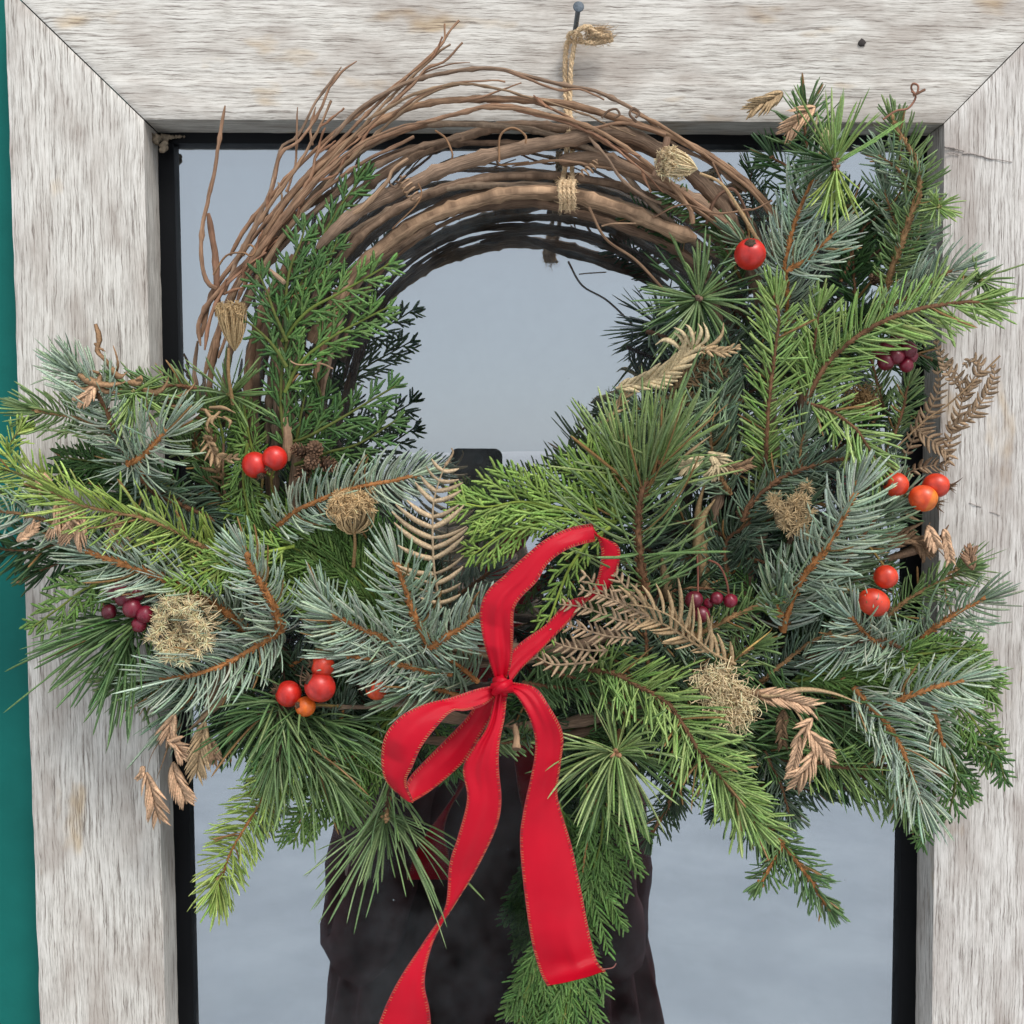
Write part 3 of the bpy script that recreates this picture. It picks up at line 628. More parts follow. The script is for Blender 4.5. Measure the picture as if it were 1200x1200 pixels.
def spruce(pts, L=32, pal='blue', **k):
    d = dict(stem='orange', sr=2.9, th=(76, 34), phi=(80, 24), bendT=.62, bendV=.22, w=1.35, dens=1.3, jit=7, flat=.6); d.update(k); return sprig('spruce_sprig', pts, L, pal, **d)
def pine(pts, L=85, pal='pine', **k):
    d = dict(stem='dark', sr=3.4, th=(44, 22), phi=(80, 40), bendT=.12, bendV=.10, w=1.25, dens=.62, flat=.6, tuft=1.6, grav=.10, K=8, lw=.20, tipl=.9, chaos=.13); d.update(k); return sprig('pine_sprig', pts, L, pal, **d)
def star(c, L, pal, n=70, name='pine_tuft', th=(78, 14), arc=None, w=1.3, stemc='dark', back=(4, 6, -2.2), bend=.12, grav=.06, cr=5, label=None, K=8, brown=.0):
    """a shoot tip that looks at the viewer"""
    n = int(n * .66); w *= 1.05; x, y, d = c; ctr = P(x, y, d / 100); tail = P(x + back[0], y + back[1], (d + back[2]) / 100)
    T = norm(ctr - tail); p = smooth_path([tail, ctr], 6)
    st = stem_mesh(p, np.full(6, PM(cr * .55)), stemc, False, False)
    for k in range(9): st.blob(ctr + RNG.standard_normal(3) * PM(cr * .42), PM(cr * .38), T + .5 * RNG.standard_normal(3), 1.5, 8, 6, np.array(STEMC[stemc]) * (1.1 + .9 * RNG.random()) + .03)
    so = st.build(name, M_stem, W, label=label)
    S = norm(np.cross(T, [0, 0, 1.0])); U = np.cross(S, T)
    S2 = np.array([1.0, 0, 0]); U2 = np.array([0, 0, 1.0])
    a = RNG.random(n) * 360 if arc is None else RNG.uniform(arc[0], arc[1], n)
    a = np.radians(a); a = a + .10 * RNG.standard_normal(n); thr = np.radians(th[0] + 1.35 * th[1] * RNG.standard_normal(n))
    perp = np.cos(a)[:, None] * S2 + np.sin(a)[:, None] * U2
    dd = np.cos(thr)[:, None] * T + np.sin(thr)[:, None] * perp
    Ln = PM(L) * (1 + .17 * RNG.standard_normal(n)); s = (1 - (1 - np.linspace(0, 1, K)) ** 1.5)[None, :, None]
    q = ctr - T * PM(8) * RNG.random((n, 1))
    bv = T * (bend + .10 * RNG.standard_normal((n, 1))) + np.array([0, 0, -grav]) + .10 * RNG.standard_normal((n, 3))
    A = q[:, None] + dd[:, None] * Ln[:, None, None] * s + bv[:, None] * Ln[:, None, None] * s * s
    prof = np.interp(s[0, :, 0], [0, .08, .85, .96, 1], [.6, 1, .9, .6, .12])
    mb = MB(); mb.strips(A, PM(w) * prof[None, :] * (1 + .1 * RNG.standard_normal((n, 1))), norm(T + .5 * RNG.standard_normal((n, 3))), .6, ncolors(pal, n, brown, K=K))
    mb.build('needles', M_needle, so, kind='stuff'); return so

# ------------------------------------------------------------------ cedar fronds
def cedar(pts, Wd, pal='ced', spacing=13, tw=1.55, roll=0.0, droop=0.0, sides=(-1, 1), label=None, ang=44, tipw=.35, subang=34, lobes=5.2, blen=(15, 6)):
    p3 = PP(pts); Lm = np.sum(np.linalg.norm(np.diff(p3, axis=0), axis=1)); Lpx = Lm / PM(1)
    ns = max(12, int(Lpx / 5)); p = smooth_path(p3, ns); t = np.linspace(0, 1, ns)
    mb0 = MB(); c0 = np.array(palette(pal)[0]) * 1.5 + np.array([.06, .02, 0]); mb0.tube(p, PM(2.0) * (1.1 - .6 * t), 6, c0)
    st = mb0.build('cedar_sprig', M_stem, W, label=label)
    T = norm(np.gradient(p, axis=0)); cr, sr_ = math.cos(roll), math.sin(roll)
    AX = []; LEN = []
    nb = max(4, int(Lpx / spacing * 2))
    for b in range(nb + 1):
        last = b == nb
        tb = (b + .5) / nb * .97 if not last else .97
        sd = -1 if b % 2 else 1
        if sd not in sides and not last: continue
        i = min(int(tb * (ns - 1)), ns - 1); Ti = T[i]; S = norm(np.cross(Ti, VIEW)); N_ = norm(np.cross(S, Ti)); S = S * cr + N_ * sr_
        a = math.radians(ang + 5 * RNG.standard_normal()) if not last else 0.0
        d = Ti * math.cos(a) + S * sd * math.sin(a) + N_ * .10 * RNG.standard_normal()
        shape = min(1.0, .45 + tb * 2.2) * (tipw + (1 - tipw) * min(1, (1 - tb) / .55) ** .8)
        Lb = PM(Wd) * shape * (1 + .10 * RNG.standard_normal()) / math.sin(math.radians(ang)) if not last else PM(Wd * tipw)
        m = max(5, int(Lb / PM(5.0))); u = np.linspace(0, 1, m)[:, None]
        br = p[i] + d * Lb * u + (Ti * .22 + np.array([0, 0, -droop])) * Lb * u * u
        AX.append(smooth_path(br, 10)); LEN.append(Lb)
        # branchlets, alternate
        k = max(4, int(Lb / PM(lobes * .66)))
        for j in range(k):
            uj = (j + .8) / (k + .2); pos = br[0] + (br[-1] - br[0]) * uj if False else np.array([np.interp(uj, u[:, 0], br[:, q_]) for q_ in range(3)])
            dj = norm(d + Ti * .44 * uj); Sj = norm(np.cross(dj, N_)); s2 = -1 if j % 2 else 1
            a2 = math.radians(subang + 5 * RNG.standard_normal())
            e = dj * math.cos(a2) + Sj * s2 * math.sin(a2) + N_ * .12 * RNG.standard_normal()
            Lj = PM(1.12 * (blen[1] + (blen[0] - blen[1]) * (1 - uj) ** .6 * (1 if b else .8))) * (1 + .12 * RNG.standard_normal()) * min(1, .55 + shape * .6)
            uu = np.linspace(0, 1, 10)[:, None]
            AX.append(pos + e * Lj * uu + dj * .30 * Lj * uu * uu); LEN.append(Lj)
            if Lj > PM(13) and RNG.random() < .5:
                for s3, u3 in ((s2, .45),):
                    e3 = norm(e + Sj * s3 * .45); p_ = pos + e * Lj * u3; L3 = Lj * .40; AX.append(p_ + e3 * L3 * uu); LEN.append(L3)
    A = np.array(AX); N = len(A); kk = np.linspace(0, 1, 10)
    bead = 1 + .26 * np.abs(np.sin(kk * 9 * math.pi / 1.9)) - .1
    prof = np.interp(kk, [0, .1, .85, 1], [.75, 1, .85, .3]) * bead
    mb = MB(); mb.strips(A, PM(tw * .80) * prof[None, :] * (1 + .1 * RNG.standard_normal((N, 1))), norm(np.cross(norm(A[:, -1] - A[:, 0]), np.cross(VIEW, norm(A[:, -1] - A[:, 0]))) + 1e-6 + .25 * RNG.standard_normal((N, 3))), .55, ncolors(pal, N, .004, K=10))
    mb.build('scale_leaves', M_cedar, st, kind='stuff'); return st
# ================================================================== sprigs, back ones first
# dark filler packed round the ring
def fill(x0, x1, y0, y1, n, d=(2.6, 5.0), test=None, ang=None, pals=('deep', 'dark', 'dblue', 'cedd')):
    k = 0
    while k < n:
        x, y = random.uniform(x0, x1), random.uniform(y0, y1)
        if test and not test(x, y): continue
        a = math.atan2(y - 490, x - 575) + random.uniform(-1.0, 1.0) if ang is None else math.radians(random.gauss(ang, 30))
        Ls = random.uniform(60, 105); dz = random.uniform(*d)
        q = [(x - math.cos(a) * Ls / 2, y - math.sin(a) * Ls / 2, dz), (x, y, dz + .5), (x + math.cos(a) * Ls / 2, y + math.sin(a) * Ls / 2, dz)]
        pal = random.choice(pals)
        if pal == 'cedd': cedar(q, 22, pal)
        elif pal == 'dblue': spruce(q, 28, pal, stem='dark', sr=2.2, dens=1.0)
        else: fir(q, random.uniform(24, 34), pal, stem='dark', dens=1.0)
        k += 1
over = lambda x, y: 4.6 if (x < 215 or x > 1070) else 0
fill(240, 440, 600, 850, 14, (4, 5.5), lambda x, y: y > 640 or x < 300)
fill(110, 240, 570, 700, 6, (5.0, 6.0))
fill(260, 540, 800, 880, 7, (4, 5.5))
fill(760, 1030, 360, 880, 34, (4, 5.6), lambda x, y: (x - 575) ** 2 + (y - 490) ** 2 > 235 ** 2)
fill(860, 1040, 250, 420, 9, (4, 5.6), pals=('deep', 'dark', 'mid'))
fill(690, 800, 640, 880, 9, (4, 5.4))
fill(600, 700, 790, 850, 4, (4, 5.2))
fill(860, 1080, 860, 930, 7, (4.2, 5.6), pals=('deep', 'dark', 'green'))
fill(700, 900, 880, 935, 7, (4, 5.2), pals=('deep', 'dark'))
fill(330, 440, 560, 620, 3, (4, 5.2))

# ---- upper right
fir([(800,300,5.6),(770,262,5.8),(742,252,5.8)], 24, 'dark')
fir([(880,300,5.8),(835,262,6.4),(790,232,6.8),(776,222,6.8)], 20, 'mid', sr=1.6)
fir([(870,330,5.8),(850,290,6.4),(845,268,6.6)], 20, 'mid')
fir([(1003,360,5.6),(1000,310,6.0),(996,262,6.2),(992,236,6.2)], 34, 'dark', stem='brown', dens=1.3)
fir([(985,330,6),(1010,270,6.2),(1035,250,6.2)], 26, 'dark', dens=1.2)
fir([(968,230,6.4),(950,190,7),(944,150,7.2),(946,128,7.2)], 40, 'mid', dens=.75)
fir([(935,250,6),(925,200,6.4),(905,185,6.4)], 38, 'dark', dens=.6)
spruce([(1062,300,6.4),(1050,265,6.8),(1036,225,7)], 26, 'bluegreen', stem='tan', sr=1.8)
spruce([(1035,345,6.6),(1052,295,7.2),(1066,255,7.6),(1077,222,7.8),(1070,185,7.8),(1054,158,7.8),(1047,142,7.8)], 27, 'green', stem='tan', sr=3.4, phi=(84, 28), bendT=.18, bare=.02, dens=1.2)
spruce([(1075,224,7.6),(1060,208,7.6),(1044,192,7.6),(1030,184,7.6)], 22, 'bluegreen', stem='tan', sr=2)
spruce([(1046,330,6),(1070,290,6.2),(1082,255,6.2)], 24, 'bluegreen', stem='tan', sr=1.6)
star((1101,242,9.0), 24, 'bright', 60, 'fir_tuft', (68, 16), w=1.2, stemc='green', cr=3, back=(-14, 3, -1.4), K=5)
star((978,190,9.6), 66, 'bright', 44, 'fir_tuft', (74, 14), (-10, 150), 1.35, 'brown', back=(-3, 14, -2), cr=4, K=6)
star((979,188,9.9), 62, 'dark', 24, 'fir_tuft', (80, 10), (150, 215), 1.35, 'brown', back=(-3, 14, -2), cr=3, K=6)
star((980,196,10.2), 54, 'lime', 46, 'fir_tuft', (80, 12), (-118, -58), 1.35, 'brown', back=(-3, 6, -2), cr=4, K=6)
spruce([(923,352,7.2),(921,315,8),(930,270,8.4),(946,228,8.6),(956,206,8.6)], 33, 'blue', sr=2.8, phi=(84, 26))
spruce([(921,318,8.2),(948,300,8.6),(975,276,8.8)], 30, 'blue', sr=2.8, phi=(84, 26))
spruce([(920,400,6.2),(922,352,6.8),(915,320,7)], 34, 'blue', sr=2.4)
spruce([(905,300,7),(880,290,7.4),(868,282,7.4)], 28, 'bluegreen', sr=1.6, dens=.7)
spruce([(1030,360,7),(1062,350,7.6),(1090,330,8),(1118,316,8.2)], 30, 'blue', sr=2.8, stem='brown')
star((1150,328,9.4), 30, 'green', 60, 'fir_tuft', (62, 20), w=1.25, stemc='green', cr=3, back=(-26, -4, -1.2), K=5)
star((818,350,8.0), 66, 'pine', 120, 'pine_tuft', (80, 13), w=1.45, stemc='dark', back=(8, 4, -2.6), cr=6)
star((818,352,7.4), 60, 'dark', 60, 'pine_tuft', (86, 10), w=1.3, stemc='dark', back=(8, 4, -2), cr=4)
# bright firs of the right side
fir([(896,545,7.2),(898,500,8),(902,455,8.6),(909,400,9),(912,372,9.2),(908,350,9.2)], 40, 'bright', sr=2.2, th=(52, 22), phi=(86, 20), w=1.45, dens=.92)
fir([(948,468,7.4),(950,430,8),(954,400,8.4),(960,362,8.6)], 34, 'bright', th=(52, 24), phi=(86, 22), w=1.4, dens=.95)
fir([(944,470,8.2),(966,430,8.8),(1000,397,9.4),(1040,374,9.8),(1085,360,10),(1130,354,10),(1150,355,10)], 46, 'bright', sr=2.5, th=(54, 24), phi=(86, 22), w=1.5, dens=.95)
fir([(946,472,8.4),(975,482,9),(1000,500,9.4),(1016,522,9.4),(1026,540,9.2)], 38, 'bright', th=(54, 24), phi=(86, 22), w=1.5)
fir([(900,620,5.8),(898,560,6.4),(884,520,6.6)], 34, 'pinel', phi=(86, 20), dens=.8)
fir([(1048,510,7.2),(1058,480,7.6),(1064,450,7.8)], 24, 'green', w=1.2)
fir([(1035,480,6.6),(1028,450,7),(1020,420,7)], 30, 'green', w=1.2)
fir([(1030,430,6.4),(1065,415,6.8),(1090,420,6.8)], 24, 'dark', w=1.2)
spruce([(936,600,6.8),(940,560,7.4),(937,530,7.6),(943,505,7.8)], 27, 'bluegreen', stem='tan', sr=2)
fir([(870,610,7.4),(880,590,7.8),(905,568,8),(935,552,8),(975,540,8),(1000,536,7.8)], 30, 'dblue', stem='brown', sr=3, phi=(80, 30), w=1.3)
spruce([(1000,600,6.2),(1030,550,6.4),(1042,520,6.4)], 26, 'dblue', stem='brown', sr=2)
# middle right
spruce([(850,560,5.8),(835,510,6.2),(832,470,6.4),(838,440,6.6)], 34, 'bluegreen', stem='brown', sr=2.2, dens=1.1)
spruce([(870,470,6),(850,462,6.4),(838,470,6.8)], 36, 'bluegreen', stem='tan', sr=2)
spruce([(800,500,5.8),(775,490,6.2),(748,478,6.4)], 30, 'bluegreen', stem='tan', sr=2)
spruce([(740,540,6),(766,522,6.4),(785,505,6.6)], 28, 'bluegreen', stem='orange', sr=2)
spruce([(856,580,6),(838,545,6.6),(832,515,6.8),(835,495,6.8)], 34, 'bluegreen', stem='tan', sr=2.6)
spruce([(800,440,5.4),(830,420,5.6),(870,410,5.6)], 32, 'dblue', stem='tan', sr=2)
fir([(870,640,5.6),(830,620,6),(790,610,6.2)], 34, 'deep')
fir([(900,660,5.6),(850,650,6),(800,655,6.2)], 32, 'dblue')
spruce([(860,700,5.8),(850,640,6.2),(880,610,6.4)], 32, 'dblue', stem='brown')
pine([(757,700,8.0),(750,660,8.8),(747,620,9.2),(751,580,9.4),(760,560,9.4)], 86, 'pine', sr=4.4, stem='brown', th=(62, 28), phi=(84, 30), dens=.62, grav=.03, bendT=.26, w=1.4)
pine([(751,590,9.0),(765,560,9.4),(772,540,9.6)], 80, 'pinel', sr=3.2, stem='brown', dens=.7, th=(34, 18), grav=.0, w=1.4)
pine([(750,600,8.6),(744,570,9),(735,548,9)], 84, 'pinel', sr=2, stem='brown', dens=.5, th=(28, 16), grav=-.04, w=1.35)
fir([(770,700,6.2),(800,690,6.8),(840,690,7)], 34, 'deep')
# cedar in the middle, in front of the glass
cedar([(722,612,8.4),(690,604,8.6),(650,594,8.8),(610,588,9),(570,594,9),(536,588,9)], 35, 'cedl', spacing=19, tw=2.0, ang=38, tipw=.3, label='bright yellow-green cedar sprig', sides=(-1,1), blen=(19, 8), lobes=7)
cedar([(725,610,8),(712,580,8.2),(700,555,8.4),(690,530,8.4)], 36, 'cedl', spacing=19, tw=1.8, ang=38, blen=(17, 8), lobes=7)
cedar([(735,600,7.6),(735,570,7.8),(728,545,7.8),(722,525,7.8)], 26, 'ced', spacing=18, tw=1.8, blen=(16, 8), lobes=7)
cedar([(650,600,8.2),(620,610,8.6),(590,625,8.8),(555,650,8.8)], 24, 'cedl', spacing=19, tw=1.9, sides=(-1, 1), blen=(17, 8), lobes=7)
cedar([(715,618,9.2),(690,635,9.6),(668,665,9.8),(655,695,9.8),(640,735,9.8),(622,768,9.6)], 15, 'cedl', spacing=20, tw=1.8, tipw=.2, droop=.2, blen=(12, 7), lobes=7)
fir([(740,720,5.4),(700,680,5.8),(660,655,6)], 26, 'deep', dens=1.1)
fir([(735,660,5.4),(700,650,5.8),(668,690,6),(655,740,5.8)], 24, 'deep', stem='brown', dens=1.1)
fir([(700,640,5),(720,610,5.2),(750,590,5)], 30, 'dark')
# ---- left ring cedar
cedar([(338,540,8.2),(330,490,8.6),(330,440,9),(338,390,9.2),(350,340,9.2),(372,290,9.0),(400,240,8.8),(435,195,8.6)], 17, 'cedd', spacing=23, tw=2.0, ang=34, tipw=.35, blen=(17, 8), subang=27, lobes=8, label='dark green cedar sprig climbing the left of the ring')
cedar([(334,460,9),(352,425,9.4),(385,398,9.6),(420,378,9.6),(455,360,9.4)], 21, 'cedt', spacing=23, tw=2.0, ang=40, blen=(17, 8), subang=27, lobes=8)
cedar([(330,400,9.4),(360,365,9.8),(395,345,10),(430,325,10),(458,308,9.8)], 19, 'cedt', spacing=23, tw=2.0, ang=42, blen=(17, 8), subang=27, lobes=8)
cedar([(336,400,9.6),(322,368,10),(312,340,10),(302,318,9.8)], 14, 'cedd', spacing=23, tw=2.0, ang=38, blen=(17, 8), subang=27, lobes=8)
cedar([(338,380,9.2),(335,350,9.4),(340,315,9.4),(352,285,9.2),(358,262,9)], 14, 'cedd', spacing=23, tw=2.0, blen=(17, 8), subang=27, lobes=8)
cedar([(350,360,9),(372,330,9.2),(388,300,9),(395,282,9)], 15, 'cedd', spacing=23, tw=2.0, blen=(17, 8), subang=27, lobes=8)
cedar([(336,430,9.6),(320,405,9.8),(300,385,9.8),(280,370,9.8)], 10, 'cedd', spacing=23, tw=2.0, blen=(12, 6))
cedar([(335,520,8),(360,512,8.4),(400,490,8.6),(430,472,8.6),(464,452,8.4)], 18, 'cedd', spacing=23, tw=2.0, blen=(17, 8), subang=27, lobes=8)
cedar([(345,545,7.6),(385,530,8),(420,520,8.2),(465,492,8)], 18, 'cedd', spacing=23, tw=2.0, blen=(17, 8), subang=27, lobes=8)
cedar([(370,520,7),(378,480,7.2),(372,450,7.2),(360,430,7)], 18, 'cedd', spacing=23, tw=2.0)
cedar([(345,530,7.6),(352,490,8),(358,460,8.2)], 18, 'cedd', spacing=23, tw=2.0)
cedar([(320,560,7.4),(300,540,7.8),(290,500,8),(285,470,8)], 15, 'ced', spacing=14, tw=1.7)
cedar([(290,520,8.6),(285,560,8.8),(290,600,8.6),(285,625,8.4)], 15, 'ced', spacing=13, tw=1.8, droop=.2)
cedar([(330,620,5.6),(360,560,6),(400,545,6)], 18, 'cedd', spacing=14)
star((268,462,8.6), 52, 'green', 46, 'fir_tuft', (70, 16), (-60, 215), 1.4, 'green', back=(4, 10, -2), cr=3, K=5)
# ---- upper left mass
cedar([(255,560,7),(262,520,7.4),(256,490,7.6),(250,465,7.6)], 20, 'ced', spacing=13, tw=1.6)
fir([(215,545,6.4),(240,500,6.6),(265,480,6.6)], 26, 'green', dens=1.2)
fir([(250,500,7),(215,480,7.6),(170,462,8),(140,455,8)], 34, 'green', dens=.9)
star((156,460,9.4), 48, 'bright', 44, 'fir_tuft', (76, 14), (-130, 30), 1.4, 'green', back=(8, 4, -2), cr=3, K=6)
fir([(230,455,8.2),(200,452,8.6),(165,458,8.8)], 30, 'green', dens=.9)
spruce([(195,570,6.6),(170,555,7.4),(152,535,8)], 30, 'dblue', dens=1.0)
cedar([(215,585,6.6),(180,560,7.2),(130,545,7.4),(70,535,7.4)], 18, 'cedd', spacing=11, tw=1.8, blen=(15, 9), subang=26)
cedar([(200,600,6.2),(150,575,7),(100,552,7.2),(60,560,7.2)], 18, 'cedd', spacing=11, tw=1.8, blen=(15, 9), subang=26)
star((84,436,8.8), 34, 'bluegreen', 56, 'spruce_tuft', (70, 18), w=1.3, stemc='orange', back=(18, 14, -1.4), cr=5, K=5, bend=.2)
spruce([(148,530,8.0),(134,505,8.8),(124,480,9.2),(108,455,9.4),(92,438,9.2)], 34, 'blue', stem='brown', phi=(80, 30), label='blue spruce sprig')
spruce([(130,510,8.2),(100,492,8.6),(70,486,8.6),(40,480,8.4)], 26, 'green', stem='tan', sr=2.2, dens=.9)
star((44,482,8.6), 26, 'green', 22, 'fir_tuft', (70, 14), (90, 250), 1.2, 'tan', back=(20, 4, -.6), cr=3, K=5)
spruce([(165,560,7.6),(185,580,7.8),(212,592,7.8),(245,606,7.6)], 30, 'dblue', stem='brown', sr=3)
spruce([(150,545,9.2),(165,535,9.8),(180,520,10.2),(193,508,10.4)], 40, 'blue', sr=3.2, phi=(80, 30), tuft=1.8, label='pale blue spruce shoot')
star((160,540,9.2), 44, 'blue', 26, 'spruce_tuft', (80, 12), (150, 300), 1.3, 'brown', back=(8, 8, -1.6), cr=3, K=5)
fir([(270,560,6.2),(240,545,6.6),(215,520,6.8)], 24, 'green', dens=1.2)
fir([(300,610,6.4),(270,590,7),(240,560,7.2)], 24, 'mid', dens=1.2)
# ---- left reach over the board
fir([(105,632,7.4),(60,640,7.8),(20,645,8),(-20,640,8)], 38, 'dark', w=1.6, th=(48, 20), phi=(86, 26))
fir([(110,640,7),(80,655,7.4),(50,668,7.4)], 34, 'dark', w=1.6)
spruce([(100,625,8),(60,612,8.6),(25,602,8.8),(-20,598,8.8)], 32, 'blue', stem='tan', sr=2.4, phi=(84, 26), dens=.9)
fir([(75,588,8.6),(50,570,9),(20,555,9),(-10,548,9)], 34, 'lime', stem='green', sr=1.8, th=(50, 26), dens=.75)
fir([(20,550,8.8),(8,530,9),(22,505,9)], 22, 'lime', stem='green', sr=1.2, dens=.8)
fir([(60,570,8.4),(30,590,8.6),(-5,575,8.6)], 24, 'green', stem='green', sr=1.2, dens=.6)
fir([(285,668,7.4),(245,645,8.4),(205,622,9.2),(170,608,9.8),(135,600,10),(95,592,10),(62,578,9.8)], 40, 'lime', sr=2.4, stem='tan', th=(60, 28), phi=(76, 30), w=1.35, dens=.95, jit=17, bendV=.25, bendT=.2, label='long lime-green fir sprig reaching over the left board')
fir([(275,690,6.6),(240,670,7.4),(200,650,7.8),(160,640,8)], 32, 'bright', phi=(84, 26), dens=1.0)
spruce([(320,770,6.6),(290,742,7.6),(262,715,8.4),(225,695,9),(185,676,9.4),(140,660,9.4),(108,648,9.2)], 36, 'blue', sr=4.6, phi=(82, 30), label='long blue spruce sprig with a thick orange twig')
spruce([(270,720,6.8),(230,700,7.6),(190,690,8),(150,680,8)], 34, 'bluegreen', sr=2)
spruce([(330,738,8.2),(300,758,9),(265,777,9.4),(228,790,9.4),(190,795,9)], 38, 'blue', sr=3.2, stem='orange', phi=(84, 28))
spruce([(300,790,6.6),(255,805,7),(225,800,7.2)], 32, 'dblue')
spruce([(330,740,9),(322,712,9.8),(310,690,10.2),(297,668,10.4),(288,650,10.4)], 32, 'blue', sr=4.2, phi=(78, 28), tuft=1.6)
cedar([(175,676,8.2),(135,678,8.8),(100,690,9),(70,712,9),(38,735,8.8)], 22, 'ced', spacing=22, tw=2.2, tipw=.3, blen=(13, 9), ang=46, droop=.12)
cedar([(180,670,8),(150,672,8.4),(110,672,8.6),(92,668,8.6)], 12, 'ced', spacing=18, tw=2.0)
cedar([(345,640,8.6),(300,650,9.2),(265,660,9.6),(230,675,9.8),(200,692,9.8)], 20, 'cedl', spacing=15, tw=1.8, tipw=.35)
cedar([(340,605,7),(300,590,7.6),(270,600,8)], 16, 'cedl', spacing=16, tw=1.8)
pine([(185,712,7.2),(165,720,7.8),(152,738,8.0),(148,760,8)], 78, 'mid', sr=2.4, th=(42, 22), dens=1.0, phi=(80, 34), grav=.16, w=1.45)
pine([(180,730,7),(150,735,7.4),(128,740,7.6)], 70, 'mid', sr=2, th=(34, 18), dens=.7, grav=.16, w=1.4)
fir([(205,800,6.6),(170,800,7.2),(140,796,7.2)], 40, 'green', dens=.8)
spruce([(240,800,6.8),(225,815,7.4),(212,832,7.4)], 38, 'bluegreen', dens=.8, sr=2)
# ---- lower left centre
cedar([(470,760,7.2),(430,710,7.6),(380,680,7.8),(330,650,7.8),(300,630,7.6)], 30, 'ced', spacing=12, tw=1.8, ang=30, blen=(20, 9), subang=24)
cedar([(460,740,7.6),(440,700,8),(400,665,8.2),(350,645,8.2),(310,625,8)], 26, 'ced', spacing=13, tw=1.8, ang=30, blen=(19, 9), subang=24)
cedar([(480,720,7),(450,680,7.4),(420,650,7.4),(390,620,7.2)], 30, 'cedd', spacing=13, tw=1.7, ang=32)
cedar([(500,700,6),(470,660,6.4),(440,640,6.6),(400,610,6.6)], 34, 'cedd', spacing=13, tw=1.7)
cedar([(400,740,7.4),(370,705,8),(340,690,8.2),(325,700,8.4)], 20, 'cedl', spacing=15, tw=1.7)
cedar([(350,620,6.4),(310,640,7),(270,640,7.2)], 20, 'ced', spacing=13)
spruce([(318,622,8.0),(345,600,8.8),(378,583,9.2),(410,572,9.4),(440,566,9.6),(468,561,9.6),(488,557,9.6)], 33, 'blue', sr=2.6, phi=(84, 22), bendT=.42)
spruce([(505,760,8.8),(492,735,9.6),(480,705,10),(472,680,10.2),(464,662,10.2)], 36, 'blue', sr=4.0, phi=(80, 28), label='pale blue spruce shoot with an orange twig')
spruce([(500,762,9),(520,748,9.6),(545,732,10),(573,712,10.2)], 30, 'blue', sr=3.2, phi=(82, 26))
spruce([(480,762,9),(450,748,9.8),(420,735,10),(392,722,10.2)], 34, 'blue', sr=3.4, phi=(78, 30), tuft=1.5)
spruce([(530,790,8.4),(490,785,9),(450,775,9.4),(408,768,9.6)], 32, 'blue', sr=3.2, phi=(80, 30))
spruce([(398,756,8.8),(388,735,9.4),(382,712,9.6),(378,705,9.6)], 30, 'blue', sr=2.8, phi=(80, 30), tuft=1.6)
spruce([(560,800,7.4),(530,775,7.8),(500,765,8)], 34, 'bluegreen', sr=2.6)
spruce([(550,820,8),(510,808,8.4),(480,812,8.6)], 32, 'bluegreen', sr=2.4, dens=.9)
spruce([(370,860,6.6),(395,850,7),(403,835,7.2)], 26, 'dblue', sr=2)
spruce([(340,780,6),(360,770,6.4),(375,765,6.4)], 26, 'dblue', sr=2)
star((378,745,9), 20, 'bluegreen', 30, 'spruce_tuft', (60, 20), w=1.2, cr=3, K=5)
# ---- bottom left
fir([(470,840,6),(400,845,6.4),(330,855,6.6),(270,850,6.6)], 34, 'deep', dens=1.1)
pine([(365,822,7.8),(350,826,8.2),(325,832,8.4),(308,838,8.4)], 64, 'mid', sr=3, th=(48, 20), dens=.85, grav=.25, phi=(80, 36))
pine([(322,812,7.8),(325,830,8.2),(330,862,8.4),(328,885,8.4)], 54, 'pine', sr=3, th=(44, 20), dens=.8, grav=.22)
pine([(335,812,7.2),(350,840,7.4),(380,850,7.4)], 72, 'mid', sr=2.4, th=(42, 18), dens=1.1, grav=.25)
pine([(330,850,7.4),(360,885,7.8),(375,900,7.8)], 70, 'pine', sr=2.4, dens=.8, grav=.2)
fir([(290,800,6.6),(270,830,6.8),(262,870,6.8)], 32, 'dark', dens=1.0)
spruce([(350,870,6.8),(320,915,7.2),(290,965,7.4),(268,1005,7.4),(254,1050,7.2)], 33, 'lime', stem='orange', sr=1.7, phi=(84, 30), bendT=.2, w=1.3, dens=1.5)
star((255,1030,7.6), 32, 'lime', 22, 'fir_tuft', (72, 14), (-150, 10), 1.2, 'tan', back=(10, -16, -.4), cr=2, K=5)
cedar([(470,830,6.6),(430,870,7),(400,905,7.2),(370,935,7.2),(345,985,7)], 30, 'ced', spacing=15, tw=1.7, ang=40, droop=.12, blen=(15, 7))
cedar([(480,850,6.6),(440,890,6.8),(410,930,7),(395,960,7)], 26, 'ced', spacing=15, tw=1.7, droop=.12)
cedar([(420,840,6.4),(385,860,6.8),(360,880,6.8)], 26, 'cedd', spacing=15, tw=1.6)
cedar([(500,850,6),(460,860,6.4),(430,900,6.6)], 26, 'ced', spacing=14, tw=1.6)
pine([(458,900,8),(455,925,8.4),(452,950,8.6)], 60, 'pine', sr=2.4, dens=.6)
star((452, 958, 9.0), 96, 'pine', 26, 'pine_tuft', (72, 12), (-168, -112), 1.2, 'tan', back=(4, -22, -1.6), cr=5, K=9, grav=.02)
star((453, 957, 9.2), 100, 'pine', 24, 'pine_tuft', (70, 14), (-46, 4), 1.2, 'tan', back=(4, -22, -1.6), cr=4, K=9, grav=.06)
star((452, 960, 8.8), 70, 'pine', 14, 'pine_tuft', (66, 16), (-112, -50), 1.1, 'tan', back=(4, -22, -1.6), cr=3, K=9, grav=.04)
fir([(560,860,5.6),(600,850,5.8),(650,845,5.6)], 24, 'deep', stem='brown', dens=1.2)
fir([(540,870,5.6),(600,868,5.8),(640,850,5.8)], 20, 'green', stem='brown', dens=1.2)
